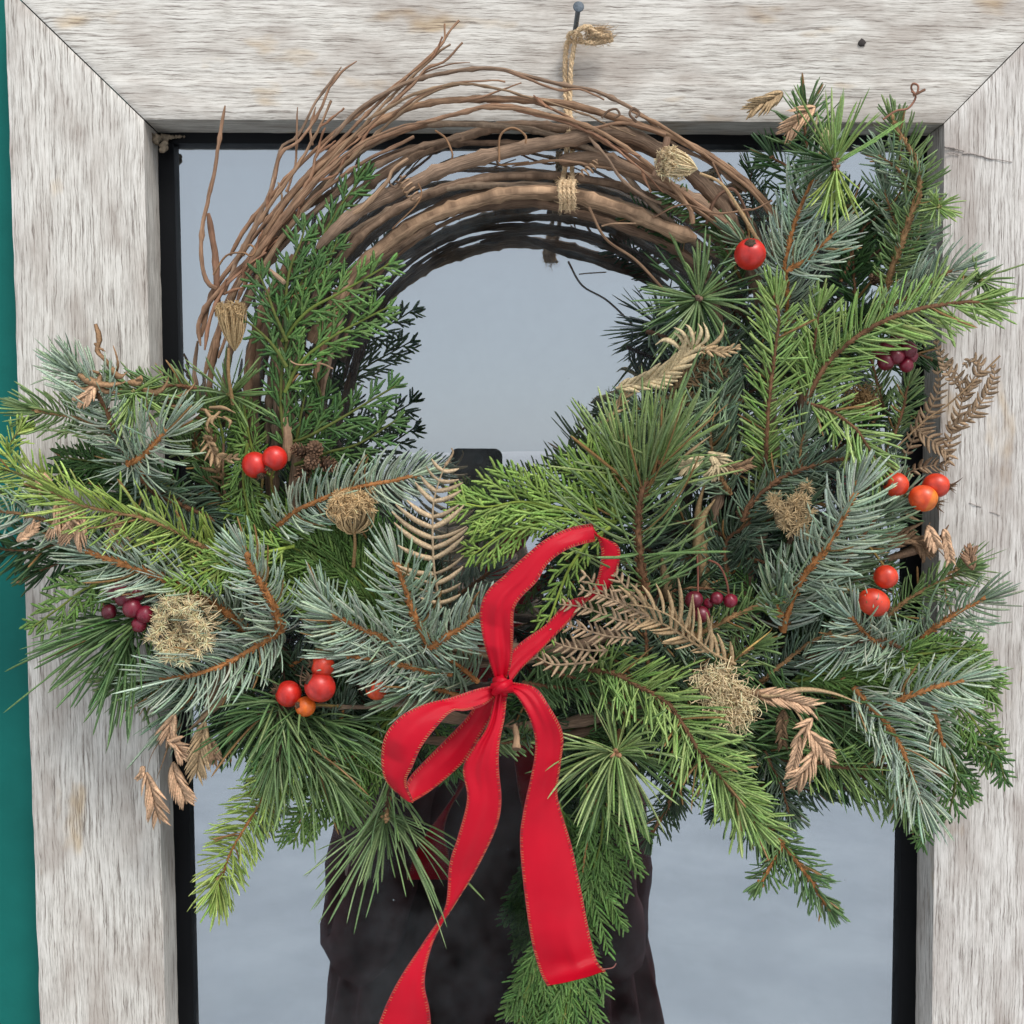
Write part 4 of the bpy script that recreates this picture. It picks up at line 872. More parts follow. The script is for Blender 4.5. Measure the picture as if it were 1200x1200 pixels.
# ---- bottom centre: hanging cedar
cedar([(690,900,6.4),(705,940,6.8),(705,980,7),(695,1020,7)], 40, 'cedt', spacing=15, tw=1.9, ang=36, droop=.14, blen=(17, 8))
cedar([(690,980,6.2),(695,1020,6.6),(690,1060,6.8),(672,1100,6.8)], 34, 'cedt', spacing=15, tw=1.9, ang=36, droop=.14, blen=(17, 8))
cedar([(655,940,6),(668,990,6.2),(670,1040,6.4),(665,1090,6.4)], 30, 'cedt', spacing=15, tw=1.9, ang=36, droop=.1, blen=(17, 8))
cedar([(640,1030,6.6),(645,1080,6.8),(630,1130,7),(605,1185,7)], 26, 'cedt', spacing=15, tw=1.9, ang=32, droop=.14, blen=(17, 8))
cedar([(665,1070,6.4),(672,1120,6.8),(668,1160,6.8),(655,1215,6.8)], 34, 'cedt', spacing=15, tw=1.9, ang=34, droop=.14, blen=(17, 8))
cedar([(660,1060,6.2),(650,1120,6.6),(640,1160,6.6),(625,1210,6.6)], 30, 'ced', spacing=15, tw=1.9, ang=32, droop=.14, blen=(17, 8))
# ---- bottom right
fir([(612,800,6.4),(650,805,6.8),(690,812,7),(730,835,7),(760,850,7)], 30, 'mid', phi=(84, 28), dens=1.1)
fir([(625,770,6.8),(660,790,7),(700,800,7.2)], 28, 'mid', dens=1.1)
fir([(820,890,6),(795,915,6.4),(782,945,6.6),(762,978,6.6)], 26, 'deep', stem='brown', sr=3, w=1.2)
fir([(860,940,6.4),(900,972,7),(930,1005,7.2),(952,1035,7.2),(970,1063,7.2)], 29, 'mid', stem='orange', sr=3.4, phi=(80, 34), dens=1.3)
fir([(920,985,7),(905,1010,7.2),(892,1034,7.2)], 24, 'mid', stem='orange', sr=3, phi=(80, 34))
fir([(840,900,5.8),(870,950,6.2),(900,985,6.2)], 34, 'dark', dens=1.1)
fir([(895,880,6),(915,920,6.4),(925,955,6.4)], 34, 'dblue', dens=1.0)
fir([(690,785,7.6),(720,790,8.6),(750,805,9.4),(780,822,10),(800,848,10.4),(820,880,10.6),(843,910,10.4),(868,940,10)], 46, 'bright', sr=2.6, phi=(80, 32), th=(64, 30), w=1.45, dens=1.25, jit=16, bendT=.15, label='large bright green fir sprig sweeping down to the right of the bow')
fir([(850,915,9.6),(865,940,9.8),(885,965,9.8)], 42, 'bright', sr=2, w=1.45, dens=1.1)
fir([(760,790,6.6),(800,800,7.2),(830,840,7.6),(850,880,7.6)], 44, 'green', dens=1.2)
fir([(700,760,7),(730,780,7.4),(745,800,7.4)], 36, 'mid', dens=1.2)
star((722,884,10.2), 80, 'pinel', 105, 'pine_tuft', (70, 20), w=1.5, stemc='brown', back=(2, -24, -2.4), cr=7, grav=.16)
star((724,880,9.2), 76, 'pine', 70, 'pine_tuft', (86, 10), (180, 360), w=1.5, stemc='brown', back=(2, -24, -2), cr=5)
# right middle
spruce([(765,800,6.6),(758,770,7.2),(757,745,7.4)], 34, 'dblue', stem='brown', sr=3)
spruce([(760,730,6.6),(790,740,7.2),(820,745,7.4)], 30, 'bluegreen', stem='brown')
spruce([(780,790,6.8),(810,785,7.4),(838,780,7.6)], 30, 'dblue', stem='brown')
fir([(815,745,7.8),(840,732,8.4),(865,720,8.8),(893,708,9)], 30, 'green', stem='tan', sr=3.4, phi=(84, 30), dens=.9)
fir([(835,800,7.4),(850,782,8),(866,768,8.2),(882,757,8.4)], 36, 'green', stem='tan', sr=3.2, phi=(80, 36))
cedar([(900,720,6.2),(880,700,6.6),(850,700,6.8)], 24, 'cedd', spacing=14)
fir([(890,800,6.6),(920,775,7.2),(950,752,7.4),(972,743,7.6)], 32, 'dblue', stem='tan', sr=2.4, phi=(84, 24))
fir([(930,780,7),(960,765,7.6),(990,757,8)], 30, 'bluegreen', stem='brown', sr=2.4, phi=(84, 26))
spruce([(915,722,8.4),(912,712,8.8),(911,700,9)], 40, 'bluegreen', sr=3, stem='orange', tuft=2.2, th=(40, 24))
spruce([(918,740,7.6),(930,700,8.4),(946,672,9.2),(968,645,9.8),(986,612,10.2),(1003,574,10.2)], 42, 'blue', sr=4.0, phi=(82, 26), bendT=.40, w=1.55, dens=1.2, label='large pale blue spruce sprig with curved needles')
spruce([(950,710,7.2),(985,665,8),(1010,630,8.4),(1032,600,8.6)], 34, 'bluegreen', stem='brown', sr=2.4, phi=(84, 28))
spruce([(1045,600,7.4),(1055,585,7.8),(1052,568,7.8)], 26, 'bluegreen', stem='tan', sr=1.6)
spruce([(1062,775,7.4),(1035,758,8.4),(1015,742,9.2),(998,724,9.6)], 38, 'blue', sr=2.8, phi=(78, 30), tuft=2)
spruce([(1063,765,8),(1040,752,8.6),(1010,750,8.8),(985,760,8.6)], 30, 'blue', stem='brown', sr=3)
spruce([(1068,760,7.4),(1090,740,8),(1120,720,8.4),(1148,704,8.6)], 32, 'bluegreen', stem='orange', sr=3.2, phi=(84, 26), dens=1.1)
fir([(1030,730,6.8),(1060,705,7.6),(1085,690,8),(1110,678,8.2),(1132,668,8.2)], 30, 'green', stem='tan', sr=2.4)
star((1122,668,8.6), 36, 'green', 26, 'fir_tuft', (70, 14), (-60, 110), 1.2, 'tan', back=(-16, 6, -.6), cr=3, K=5)
fir([(960,700,6.2),(1000,682,6.8),(1030,674,7)], 32, 'mid', stem='brown')
cedar([(930,800,7),(980,785,7.6),(1030,780,8),(1080,785,8.2),(1130,785,8.2),(1165,810,8)], 26, 'ced', spacing=12, tw=1.8, ang=28, blen=(20, 9), subang=24, label='green cedar sprig reaching over the right board')
cedar([(920,800,6.8),(970,795,7.2),(1020,795,7.4),(1060,800,7.4)], 26, 'ced', spacing=12, tw=1.8, ang=28, blen=(20, 9), subang=24)
cedar([(1060,770,8),(1090,765,8.4),(1120,760,8.4),(1148,762,8.2)], 18, 'ced', spacing=14, tw=1.8)
cedar([(1100,800,7.8),(1130,830,8),(1150,860,8),(1165,895,7.8)], 22, 'ced', spacing=15, tw=1.9, droop=.15)
cedar([(1085,840,7.4),(1110,870,7.6),(1120,910,7.6),(1112,955,7.4)], 20, 'cedd', spacing=17, tw=1.9, droop=.2)
cedar([(1100,850,7.8),(1135,865,8),(1165,880,8),(1178,915,7.8)], 13, 'cedd', spacing=17, tw=1.8, droop=.3)
cedar([(1080,900,7),(1095,930,7),(1085,965,6.8),(1080,990,6.8)], 14, 'cedd', spacing=17, tw=1.8, droop=.2)
cedar([(1080,870,7),(1115,900,7.2),(1140,935,7)], 14, 'ced', spacing=17, tw=1.8, droop=.2)
spruce([(1035,828,8.4),(1065,816,9),(1095,805,9.4),(1125,798,9.4)], 34, 'blue', stem='orange', sr=3, phi=(84, 24))
spruce([(1000,805,8),(1025,832,8.6),(1048,860,9),(1065,895,9.2),(1078,936,9)], 34, 'blue', stem='orange', sr=3, phi=(84, 26))
spruce([(1092,828,8),(1098,848,8.6),(1104,872,8.8)], 22, 'bluegreen', stem='orange', sr=3)
fir([(935,885,7),(970,896,7.6),(1010,900,7.8),(1050,896,7.6)], 42, 'bright', sr=2, phi=(84, 30), w=1.3, dens=.9)
fir([(920,860,6.2),(960,880,6.4),(1000,905,6.4),(1040,925,6.2)], 40, 'green', phi=(84, 30), dens=1.1)
pine([(1000,900,6.6),(960,870,7),(925,840,7.2)], 76, 'mid', sr=2, th=(26, 14), dens=.6, grav=.05)
pine([(905,805,6.8),(950,830,7.2),(985,850,7.2)], 76, 'mid', sr=2, th=(28, 14), dens=.6, grav=.15)
fir([(860,860,5.8),(900,885,6),(940,895,6)], 30, 'mid', stem='brown', dens=1.2)
fir([(1020,880,6.4),(1050,915,6.6),(1062,950,6.4)], 34, 'green', dens=1.1)
# ================================================================== dried ferns, grasses, seed heads
TAN = (.52, .36, .20); PALE = (.66, .52, .31); BRN = (.24, .145, .08); PINK = (.70, .44, .27)
def fern(name, pts, n, Lf, w, col, th=70, bend=.35, toward=.0, serr=False, curl=.3, stemr=1.6, sides=(-1, 1), label=None, tipf=.3, droop=0):
    p3 = PP(pts); ns = 30; p = smooth_path(p3, ns); t = np.linspace(0, 1, ns)
    mb = MB(); mb.tube(p, PM(stemr) * (1.1 - .6 * t), 6, np.array(col) * .8); st = mb.build(name, M_dry, W, label=label)
    T = norm(np.gradient(p, axis=0)); mb = MB()
    K = 10; s = np.linspace(0, 1, K)[:, None]
    for i in range(n):
        tb = (i + .5) / n; j = int(tb * (ns - 1)); S = norm(np.cross(T[j], VIEW)); N_ = np.cross(S, T[j]); N_ = N_ * np.sign(N_ @ VIEW)
        prof = min(1, .55 + 1.6 * tb) * (tipf + (1 - tipf) * min(1, (1 - tb) / .5))
        for sd in sides:
            a = math.radians(th + 6 * RNG.standard_normal()); L = PM(Lf) * prof * (1 + .1 * RNG.standard_normal())
            d = T[j] * math.cos(a) + S * sd * math.sin(a)
            A = p[j] + d * L * s + (T[j] * bend + N_ * curl * (1 + .5 * RNG.standard_normal()) + np.array([0, 0, -droop])) * L * s * s
            wp = PM(w) * np.interp(s[:, 0], [0, .2, .7, 1], [.8, 1, .85, .25]) * (.6 + .4 * prof)
            c = np.clip(np.array(col) * (1 + .14 * RNG.standard_normal()), .02, .9)
            mb.strips(A[None], wp[None] * np.interp(s[:, 0], [0, .15, .5], [1.0, 1.0, 1.0])[None], norm(N_ + .35 * RNG.standard_normal(3))[None], .38, c)
            if serr:     # little lobes along the pinna
                for u in np.linspace(.15, .9, max(4, int(L / PM(5)))):
                    for s2 in (-1, 1):
                        pos = p[j] + d * L * u + T[j] * bend * L * u * u + N_ * curl * L * u * u; e = norm(d * .55 + np.cross(d, N_) * s2)
                        Ls = PM(6.5) * (1.1 - .7 * u); B = pos + e * Ls * np.linspace(0, 1, 4)[:, None] + N_ * Ls * .2 * (np.linspace(0, 1, 4) ** 2)[:, None]
                        mb.strips(B[None], (PM(1.6) * np.array([1, .9, .6, .15]))[None], norm(N_ + .3 * RNG.standard_normal(3))[None], .4, np.clip(c * (1 + .1 * RNG.standard_normal()), .02, .9))
    mb.build('leaflets', M_dry, st, kind='stuff'); return st
fern('dried_fern', [(516,712,9.6),(509,670,10.2),(507,630,10.5),(508,590,10.7),(516,560,10.8),(524,540,10.8)], 13, 40, 3.3, (.54, .40, .25), 78, .42, curl=.25, tipf=.3, label='light brown dried fern frond standing in front of the glass')
tnd = MB(); tnd.tube(smooth_path(PP([(522,545,10.8),(527,538,10.8),(531,530,10.8),(529,525,10.8)]), 14), PM(1.8) * np.linspace(1.1, .4, 14), 6, (.36, .25, .15)); tnd.build('dried_fern', M_dry, W)
fern('dried_fern', [(862,778,9.6),(835,765,10.2),(808,742,10.6),(785,722,10.8),(760,712,10.8),(735,708,10.6)], 14, 38, 2.9, TAN, 62, .5, curl=.35, tipf=.5, sides=(1,), label='tan dried fern frond lying right of the bow')
fern('dried_fern', [(830,765,9.8),(800,745,10.2),(770,728,10.2),(735,722,10)], 12, 22, 2.8, TAN, 55, .4, curl=.4, tipf=.6, sides=(-1, 1))
for q, n_ in (([(760,722,10.2),(730,708,10.4),(700,696,10.6),(678,690,10.6)], 10), ([(755,735,10),(720,725,10.2),(685,712,10.2),(655,708,10.2)], 12), ([(745,748,9.8),(710,745,10),(675,735,10),(640,728,9.8)], 13), ([(712,762,9.4),(690,762,9.6),(665,758,9.8),(638,748,9.8)], 9), ([(700,775,9.4),(670,778,9.6),(645,778,9.8),(620,765,9.8),(603,770,9.8)], 10), ([(760,712,10.4),(735,690,10.6),(720,672,10.6),(712,660,10.6)], 7), ([(735,708,10.3),(700,690,10.5),(688,675,10.6),(680,678,10.6)], 6)):
    fern('dried_fern', q, n_, 14, 2.1, (.46, .32, .20), 58, .25, curl=.3, tipf=.5, stemr=1.5)
# curled pale frond upper right of the hole
fern('dried_fern', [(722,455,8.6),(752,448,9),(775,440,9.4),(795,425,9.8),(805,412,10),(812,408,10)], 14, 19, 3.2, PALE, 40, .5, curl=.45, tipf=.8, label='pale curled dried fern frond beside the opening of the ring')
for q in ([(812,408,10),(806,398,10.4),(798,388,10.6),(790,384,10.4)], [(812,408,10),(812,396,10.5),(808,384,10.7),(803,380,10.4)], [(814,408,10),(820,396,10.4),(822,386,10.6),(818,379,10.4)], [(816,408,10),(828,398,10.4),(828,386,10.6),(824,378,10.6)], [(800,412,10),(790,402,10.3),(778,398,10.4),(768,404,10.2)], [(806,410,10),(798,396,10.4),(790,390,10.4)]):
    mb = MB(); A = smooth_path(PP(q), 12); mb.strips(A[None], (PM(3.6) * np.interp(np.linspace(0, 1, 12), [0, .5, 1], [.8, 1, .2]))[None], norm(np.array([[.5, -1, .2]])), .4, np.array(PALE) * RNG.uniform(.9, 1.15)); mb.build('fern_curl', M_dry, W)
fern('dried_fern', [(814,408,10),(830,410,10.2),(848,412,10.2),(868,406,10.4)], 6, 11, 2.4, TAN, 40, .4, curl=.3)
mb = MB(); mb.strips(smooth_path(PP([(826,408,10),(838,402,10.3),(846,392,10.4),(848,378,10.6)]), 12)[None], (PM(2.8) * np.interp(np.linspace(0, 1, 12), [0, .5, 1], [.8, 1, .2]))[None], norm(np.array([[.5, -1, .2]])), .4, np.array(TAN)); mb.build('fern_curl', M_dry, W)
fern('dried_fern', [(700,500,8.4),(715,490,8.6),(740,455,8.6),(760,440,8.4)], 8, 9, 2, TAN, 45, .5, curl=.4)
for q in ([(780,470,6.8),(800,448,7.2),(830,440,7.4),(855,438,7.2)], [(790,455,7),(815,430,7.4),(840,428,7.4),(850,436,7)], [(775,480,7),(795,470,7.2),(815,466,7.2)]):
    fern('dried_fern', q, 10, 14, 2.2, (.19, .125, .065), 62, .3, curl=.2, tipf=.5)
fern('dried_fern', [(712,520,7.6),(722,514,8),(735,505,8)], 6, 12, 2.2, TAN, 40, .6, curl=.5)
# brown bracken over the right board
for q, n_, L_ in (([(1060,535,7.5),(1075,505,8),(1090,480,8.4),(1100,455,8.8),(1098,430,8.8)], 14, 14), ([(1110,540,8.2),(1115,510,8.6),(1125,480,9),(1128,450,9.2),(1112,425,9.4)], 16, 13), ([(1112,500,8.8),(1135,488,9.2),(1152,468,9.4),(1165,442,9.4),(1163,428,9.4)], 15, 11), ([(1128,470,9),(1140,445,9.4),(1150,430,9.6),(1140,420,9.6),(1128,430,9.4)], 12, 10), ([(1070,500,8),(1090,515,8.2),(1110,530,8.4),(1112,545,8.4)], 10, 14), ([(1125,455,9.2),(1112,440,9.4),(1105,425,9.4),(1096,398,9.2)], 10, 9), ([(1062,555,7.6),(1080,548,8),(1100,545,8),(1112,548,8)], 8, 10)):
    fern('dried_bracken', q, n_, L_, 2.3, (.34, .23, .14), 66, .35, curl=.45, tipf=.4, stemr=1.0)
mb = MB(); mb.tube(smooth_path(PP([(1050,525,8),(1085,492,8.6),(1110,475,9),(1140,448,9.4),(1172,417,9.6)]), 20), PM(1.1), 5, (.34, .22, .12)); mb.build('bracken_stalk', M_dry, W)
# upper left curly brown leaves
for q, w_ in (([(112,380,9.2),(118,396,9.4),(116,410,9.4),(124,420,9.4),(132,432,9.2),(140,440,9)], 4), ([(110,402,9.2),(118,408,9.5),(124,412,9.3)], 2.6), ([(136,438,9),(138,425,9.6),(134,412,9.8),(132,404,9.6)], 5), ([(84,448,9.4),(100,458,9.8),(112,452,10),(120,440,9.8),(106,434,9.6)], 6), ([(92,440,9.6),(110,448,10),(130,452,10),(148,448,9.6)], 5.5), ([(100,462,9.6),(108,452,10),(124,456,10),(142,460,9.6)], 5), ([(150,448,9.2),(165,450,9.5),(168,444,9.6),(160,446,9.4)], 4.5), ([(165,456,9.2),(182,460,9.5),(194,452,9.6),(198,442,9.6)], 5), ([(196,468,8.8),(212,466,9.2),(224,458,9.2),(230,450,9)], 4.5), ([(128,430,9.4),(140,442,9.9),(150,436,10)], 5), ([(200,476,8.4),(225,478,8.8),(250,482,8.8)], 3)):
    mb = MB(); A = smooth_path(PP(q), 14); A = A + np.cumsum(RNG.standard_normal((14, 3)), 0) * PM(.4)
    mb.strips(A[None], (PM(w_) * (np.interp(np.linspace(0, 1, 14), [0, .5, 1], [.5, 1, .15]) * (1 + .25 * np.sin(np.linspace(0, 9, 14)))))[None], norm(np.array([[.3, -1, .3]]) + .5 * RNG.standard_normal((1, 3))), .3, np.array((.40, .235, .125)) * RNG.uniform(.8, 1.2)); mb.build('dried_leaf', M_dry, W)
fern('dried_fern', [(262,600,7),(262,565,7.6),(252,545,8.2),(250,520,8.8),(245,500,9)], 9, 15, 2.8, (.30, .19, .10), 50, .6, curl=.8)
fern('dried_fern', [(240,510,9),(250,530,9.4),(262,538,9.8),(278,536,9.8)], 8, 13, 2.8, (.42, .28, .16), 50, .6, curl=.8)
for q in ([(262,490,9.6),(250,488,10),(242,500,10),(250,508,9.8)], [(258,482,9.8),(248,494,10.1),(255,502,10)], [(262,488,9.6),(270,494,10),(268,502,10)], [(240,480,9.6),(246,488,10),(254,490,10)], [(245,478,9.4),(262,478,9.8),(276,484,9.8)]):
    mb = MB(); A = smooth_path(PP(q), 10); mb.strips(A[None], (PM(2.6) * np.interp(np.linspace(0, 1, 10), [0, .5, 1], [.7, 1, .2]))[None], norm(np.array([[.3, -1, .3]]) + .4 * RNG.standard_normal((1, 3))), .35, np.array((.44, .29, .16)) * RNG.uniform(.8, 1.15)); mb.build('dried_leaf', M_dry, W)

def spikelet(pts, Wd, col=PINK, n=9, name='sea_oat_spikelet'):
    """flat oat spikelet: two ranks of folded scales"""
    p = smooth_path(PP(pts), 20); T = norm(np.gradient(p, axis=0)); mb = MB(); K = 7; s = np.linspace(0, 1, K)[:, None]
    mb.tube(p, PM(.9), 5, np.array(col) * .7); Lt = np.linalg.norm(p[-1] - p[0])
    n = int(n * 1.5)
    for i in range(n):
        for sd in (-1, 1):
            tb = (i + (.0 if sd < 0 else .5)) / n * .86; j = int(tb * 19); S = norm(np.cross(T[j], VIEW)); N_ = norm(np.cross(S, T[j])); N_ = N_ * np.sign(N_ @ VIEW)
            f = math.sin(math.pi * min(1, .28 + tb * .72)) ** .6; L = max(PM(Wd) * 2.2 * f, Lt * .32)
            a = math.radians(27 + 4 * RNG.standard_normal()); d = T[j] * math.cos(a) + S * sd * math.sin(a)
            A = p[j] + d * L * s + T[j] * .12 * L * s * s + N_ * L * .10 * np.sin(s * math.pi) + N_ * PM(.5)
            wp = PM(2.7) * (.6 + .4 * f) * np.interp(s[:, 0], [0, .35, .8, 1], [.6, 1, .5, .06])
            mb.strips(A[None], wp[None], norm(N_ + S * sd * .35)[None], .09, np.clip(np.array(col) * (1 + .16 * RNG.standard_normal()), .02, .9))
    return mb.build(name, M_dry, W)
SPK = [([(172,905,8.6),(178,925,8.8),(181,940,8.8),(188,965,8.6)], 13, PINK), ([(203,893,8.2),(206,908,8.4),(213,925,8.4),(219,942,8.4)], 12, PINK), ([(240,845,8.8),(236,870,9),(233,890,9),(230,912,8.8)], 14, TAN),
       ([(205,836,8.4),(200,850,8.6),(204,868,8.6)], 11, PINK), ([(196,868,8.8),(205,872,9),(216,890,9)], 9, PINK), ([(248,866,7.6),(250,880,7.8),(256,890,7.8)], 9, PINK), ([(168,898,8.4),(166,906,8.6),(160,913,8.6)], 3, PINK),
       ([(917,108,8.2),(905,116,8.4),(890,123,8.4),(875,132,8.2)], 10, TAN), ([(955,125,8.6),(945,132,8.8),(932,145,8.8),(919,159,8.6)], 12, PINK), ([(965,150,7.6),(968,165,7.8),(962,185,7.8)], 8, PALE),
       ([(952,842,9.6),(945,852,9.8),(958,870,9.8),(975,895,9.6)], 11, PINK), ([(955,878,9.6),(948,895,9.8),(940,905,9.8),(930,925,9.6)], 11, PINK), ([(936,860,9.6),(933,880,9.8),(926,910,9.8)], 6, PINK), ([(885,812,9.2),(915,818,9.6),(940,825,9.6),(957,830,9.4)], 9, PINK), ([(918,832,8.8),(916,850,9),(916,876,9)], 5, BRN),
       ([(1087,616,9.4),(1092,630,9.6),(1098,642,9.6)], 8, PINK), ([(1106,620,9.2),(1110,640,9.4),(1114,660,9.4)], 6, PINK), ([(1140,668,9.2),(1136,654,9.4),(1140,642,9.4)], 8, (.34, .20, .12)), ([(1070,628,8.6),(1080,640,8.8),(1085,652,8.8)], 9, BRN), ([(1040,640,8.4),(1062,632,8.8),(1085,640,8.8)], 8, BRN),
       ([(830,530,9.8),(840,540,10),(832,558,10)], 9, PALE), ([(825,535,9.6),(812,542,9.8),(797,550,9.8)], 9, PALE), ([(840,545,8.4),(860,548,8.6),(882,542,8.6)], 6, BRN),
       ([(42,612,9.6),(36,622,9.8),(20,634,9.8)][::-1], 6, PINK), ([(45,550,9.2),(50,562,9.6),(54,575,9.6)], 9, PINK), ([(66,585,9.6),(72,600,9.8),(68,622,9.8)], 15, PINK), ([(98,592,9.6),(92,610,9.8),(86,632,9.8)], 15, PINK), ([(130,602,9),(136,620,9.2),(132,642,9.2)], 12, PINK),
       ([(112,452,10),(104,462,10.2),(92,470,10.2)], 8, PINK)]
for a, b_, c_ in SPK: spikelet(a, b_, c_)
def blade(pts, w_, col, name='dried_grass_blade'):
    mb = MB(); A = smooth_path(PP(pts), 24); mb.strips(A[None], (PM(w_) * np.interp(np.linspace(0, 1, 24), [0, .4, 1], [.6, 1, .12]))[None], norm(np.array([[.2, -1, .5]])), .18, np.array(col)); return mb.build(name, M_dry, W)
for a in (([(870,808,9),(900,815,9.6),(940,808,9.8),(975,812,9.8),(1010,825,9.6)], 3.5, TAN), ([(868,815,9),(890,812,9.4),(925,822,9.6),(955,830,9.4)], 6, BRN), ([(930,830,9.2),(940,845,9.6),(944,870,9.6),(950,880,9.5)], 2, TAN), ([(280,770,7.2),(262,790,7.8),(245,820,8.2),(240,850,8.2)], 9, (.26,.165,.10)), ([(300,790,7),(275,800,7.8),(255,825,8.4),(222,855,8.4)], 7, (.30,.20,.12)), ([(268,805,7.4),(245,830,8),(230,850,8.2)], 6, (.4,.28,.17)), ([(215,845,8),(200,868,8.4),(190,895,8.6),(183,915,8.6)], 1.2, BRN), ([(208,840,8),(180,880,8.4),(172,905,8.4)], .8, BRN), ([(1000,648,7.6),(1030,630,8.4),(1060,622,8.8),(1082,612,9)], 7, (.30,.19,.11)), ([(1040,655,8),(1070,645,8.6),(1100,632,9),(1112,615,9)], 6, (.25,.16,.10)), ([(1090,612,9.2),(1085,628,9.4),(1105,650,9.4),(1110,660,9.3)], 1.6, BRN),
          ([(828,700,6.8),(822,640,7),(818,600,7.2),(826,565,7.2)], 9, (.33,.22,.11)), ([(815,650,7),(822,610,7.6),(838,585,7.8)], 7, (.38,.26,.13)), ([(790,715,6.6),(780,680,6.8),(775,650,7)], 9, (.22,.15,.08)), ([(795,540,9.6),(820,520,9.8),(834,510,9.8)], 2, TAN), ([(150,590,6.4),(190,575,7),(235,600,7)], 8, (.2,.13,.09)), ([(1040,540,8.2),(1055,560,8.6),(1045,600,8.6),(1072,606,8.8)], 2, TAN), ([(1060,600,8.8),(1068,606,9),(1078,610,9.2)], 3, TAN), ([(600,775,7),(520,760,7.2),(470,750,7.2)], 4, (.2,.14,.08)), ([(955,155,7.8),(957,140,8),(958,128,8.2)], 1.6, PALE), ([(870,765,9.8),(900,742,10),(906,710,10.2)][:2] + [(905,735,10.2)], 1.2, (.7,.45,.15))):
    blade(*a)

def starbursts(mb, centers, axis_of, r, nh, col, w_=.55, cone=70):
    for c in centers:
        ax = norm(axis_of(c)); d = norm(ax + math.tan(math.radians(cone)) * .45 * RNG.standard_normal((nh, 3))); L = r * RNG.uniform(.7, 1.15, nh)
        s = np.linspace(0, 1, 4)[None, :, None]
        A = c + d[:, None] * L[:, None, None] * s + RNG.standard_normal((nh, 1, 3)) * r * .18 * s * s
        cc = np.clip(np.array(col) * (1 + .18 * RNG.standard_normal((nh, 1))), .03, .9)
        mb.strips(A, PM(w_) * np.array([1, .9, .7, .35])[None, :] * np.ones((nh, 1)), norm(RNG.standard_normal((nh, 3))), .8, cc)
def filaments(mb, starts, ends, bow, col, w_=.9, K=8, jit=.1):
    s = np.linspace(0, 1, K)[None, :, None]; starts = np.asarray(starts); ends = np.asarray(ends); bow = np.asarray(bow); N = len(starts)
    L = np.linalg.norm(ends - starts, axis=1)[:, None, None]
    A = starts[:, None] * (1 - s) + ends[:, None] * s + bow[:, None] * np.sin(s * math.pi) + RNG.standard_normal((N, 1, 3)) * L * jit * np.sin(s * math.pi)
    cc = np.clip(np.array(col) * (1 + .16 * RNG.standard_normal((N, 1))), .03, .9)
    mb.strips(A, PM(w_) * np.interp(np.linspace(0, 1, K), [0, 1], [1, .6])[None, :] * np.ones((N, 1)), norm(RNG.standard_normal((N, 3))), .8, cc)
LACE = (.86, .67, .41); LACE2 = (.60, .42, .22)
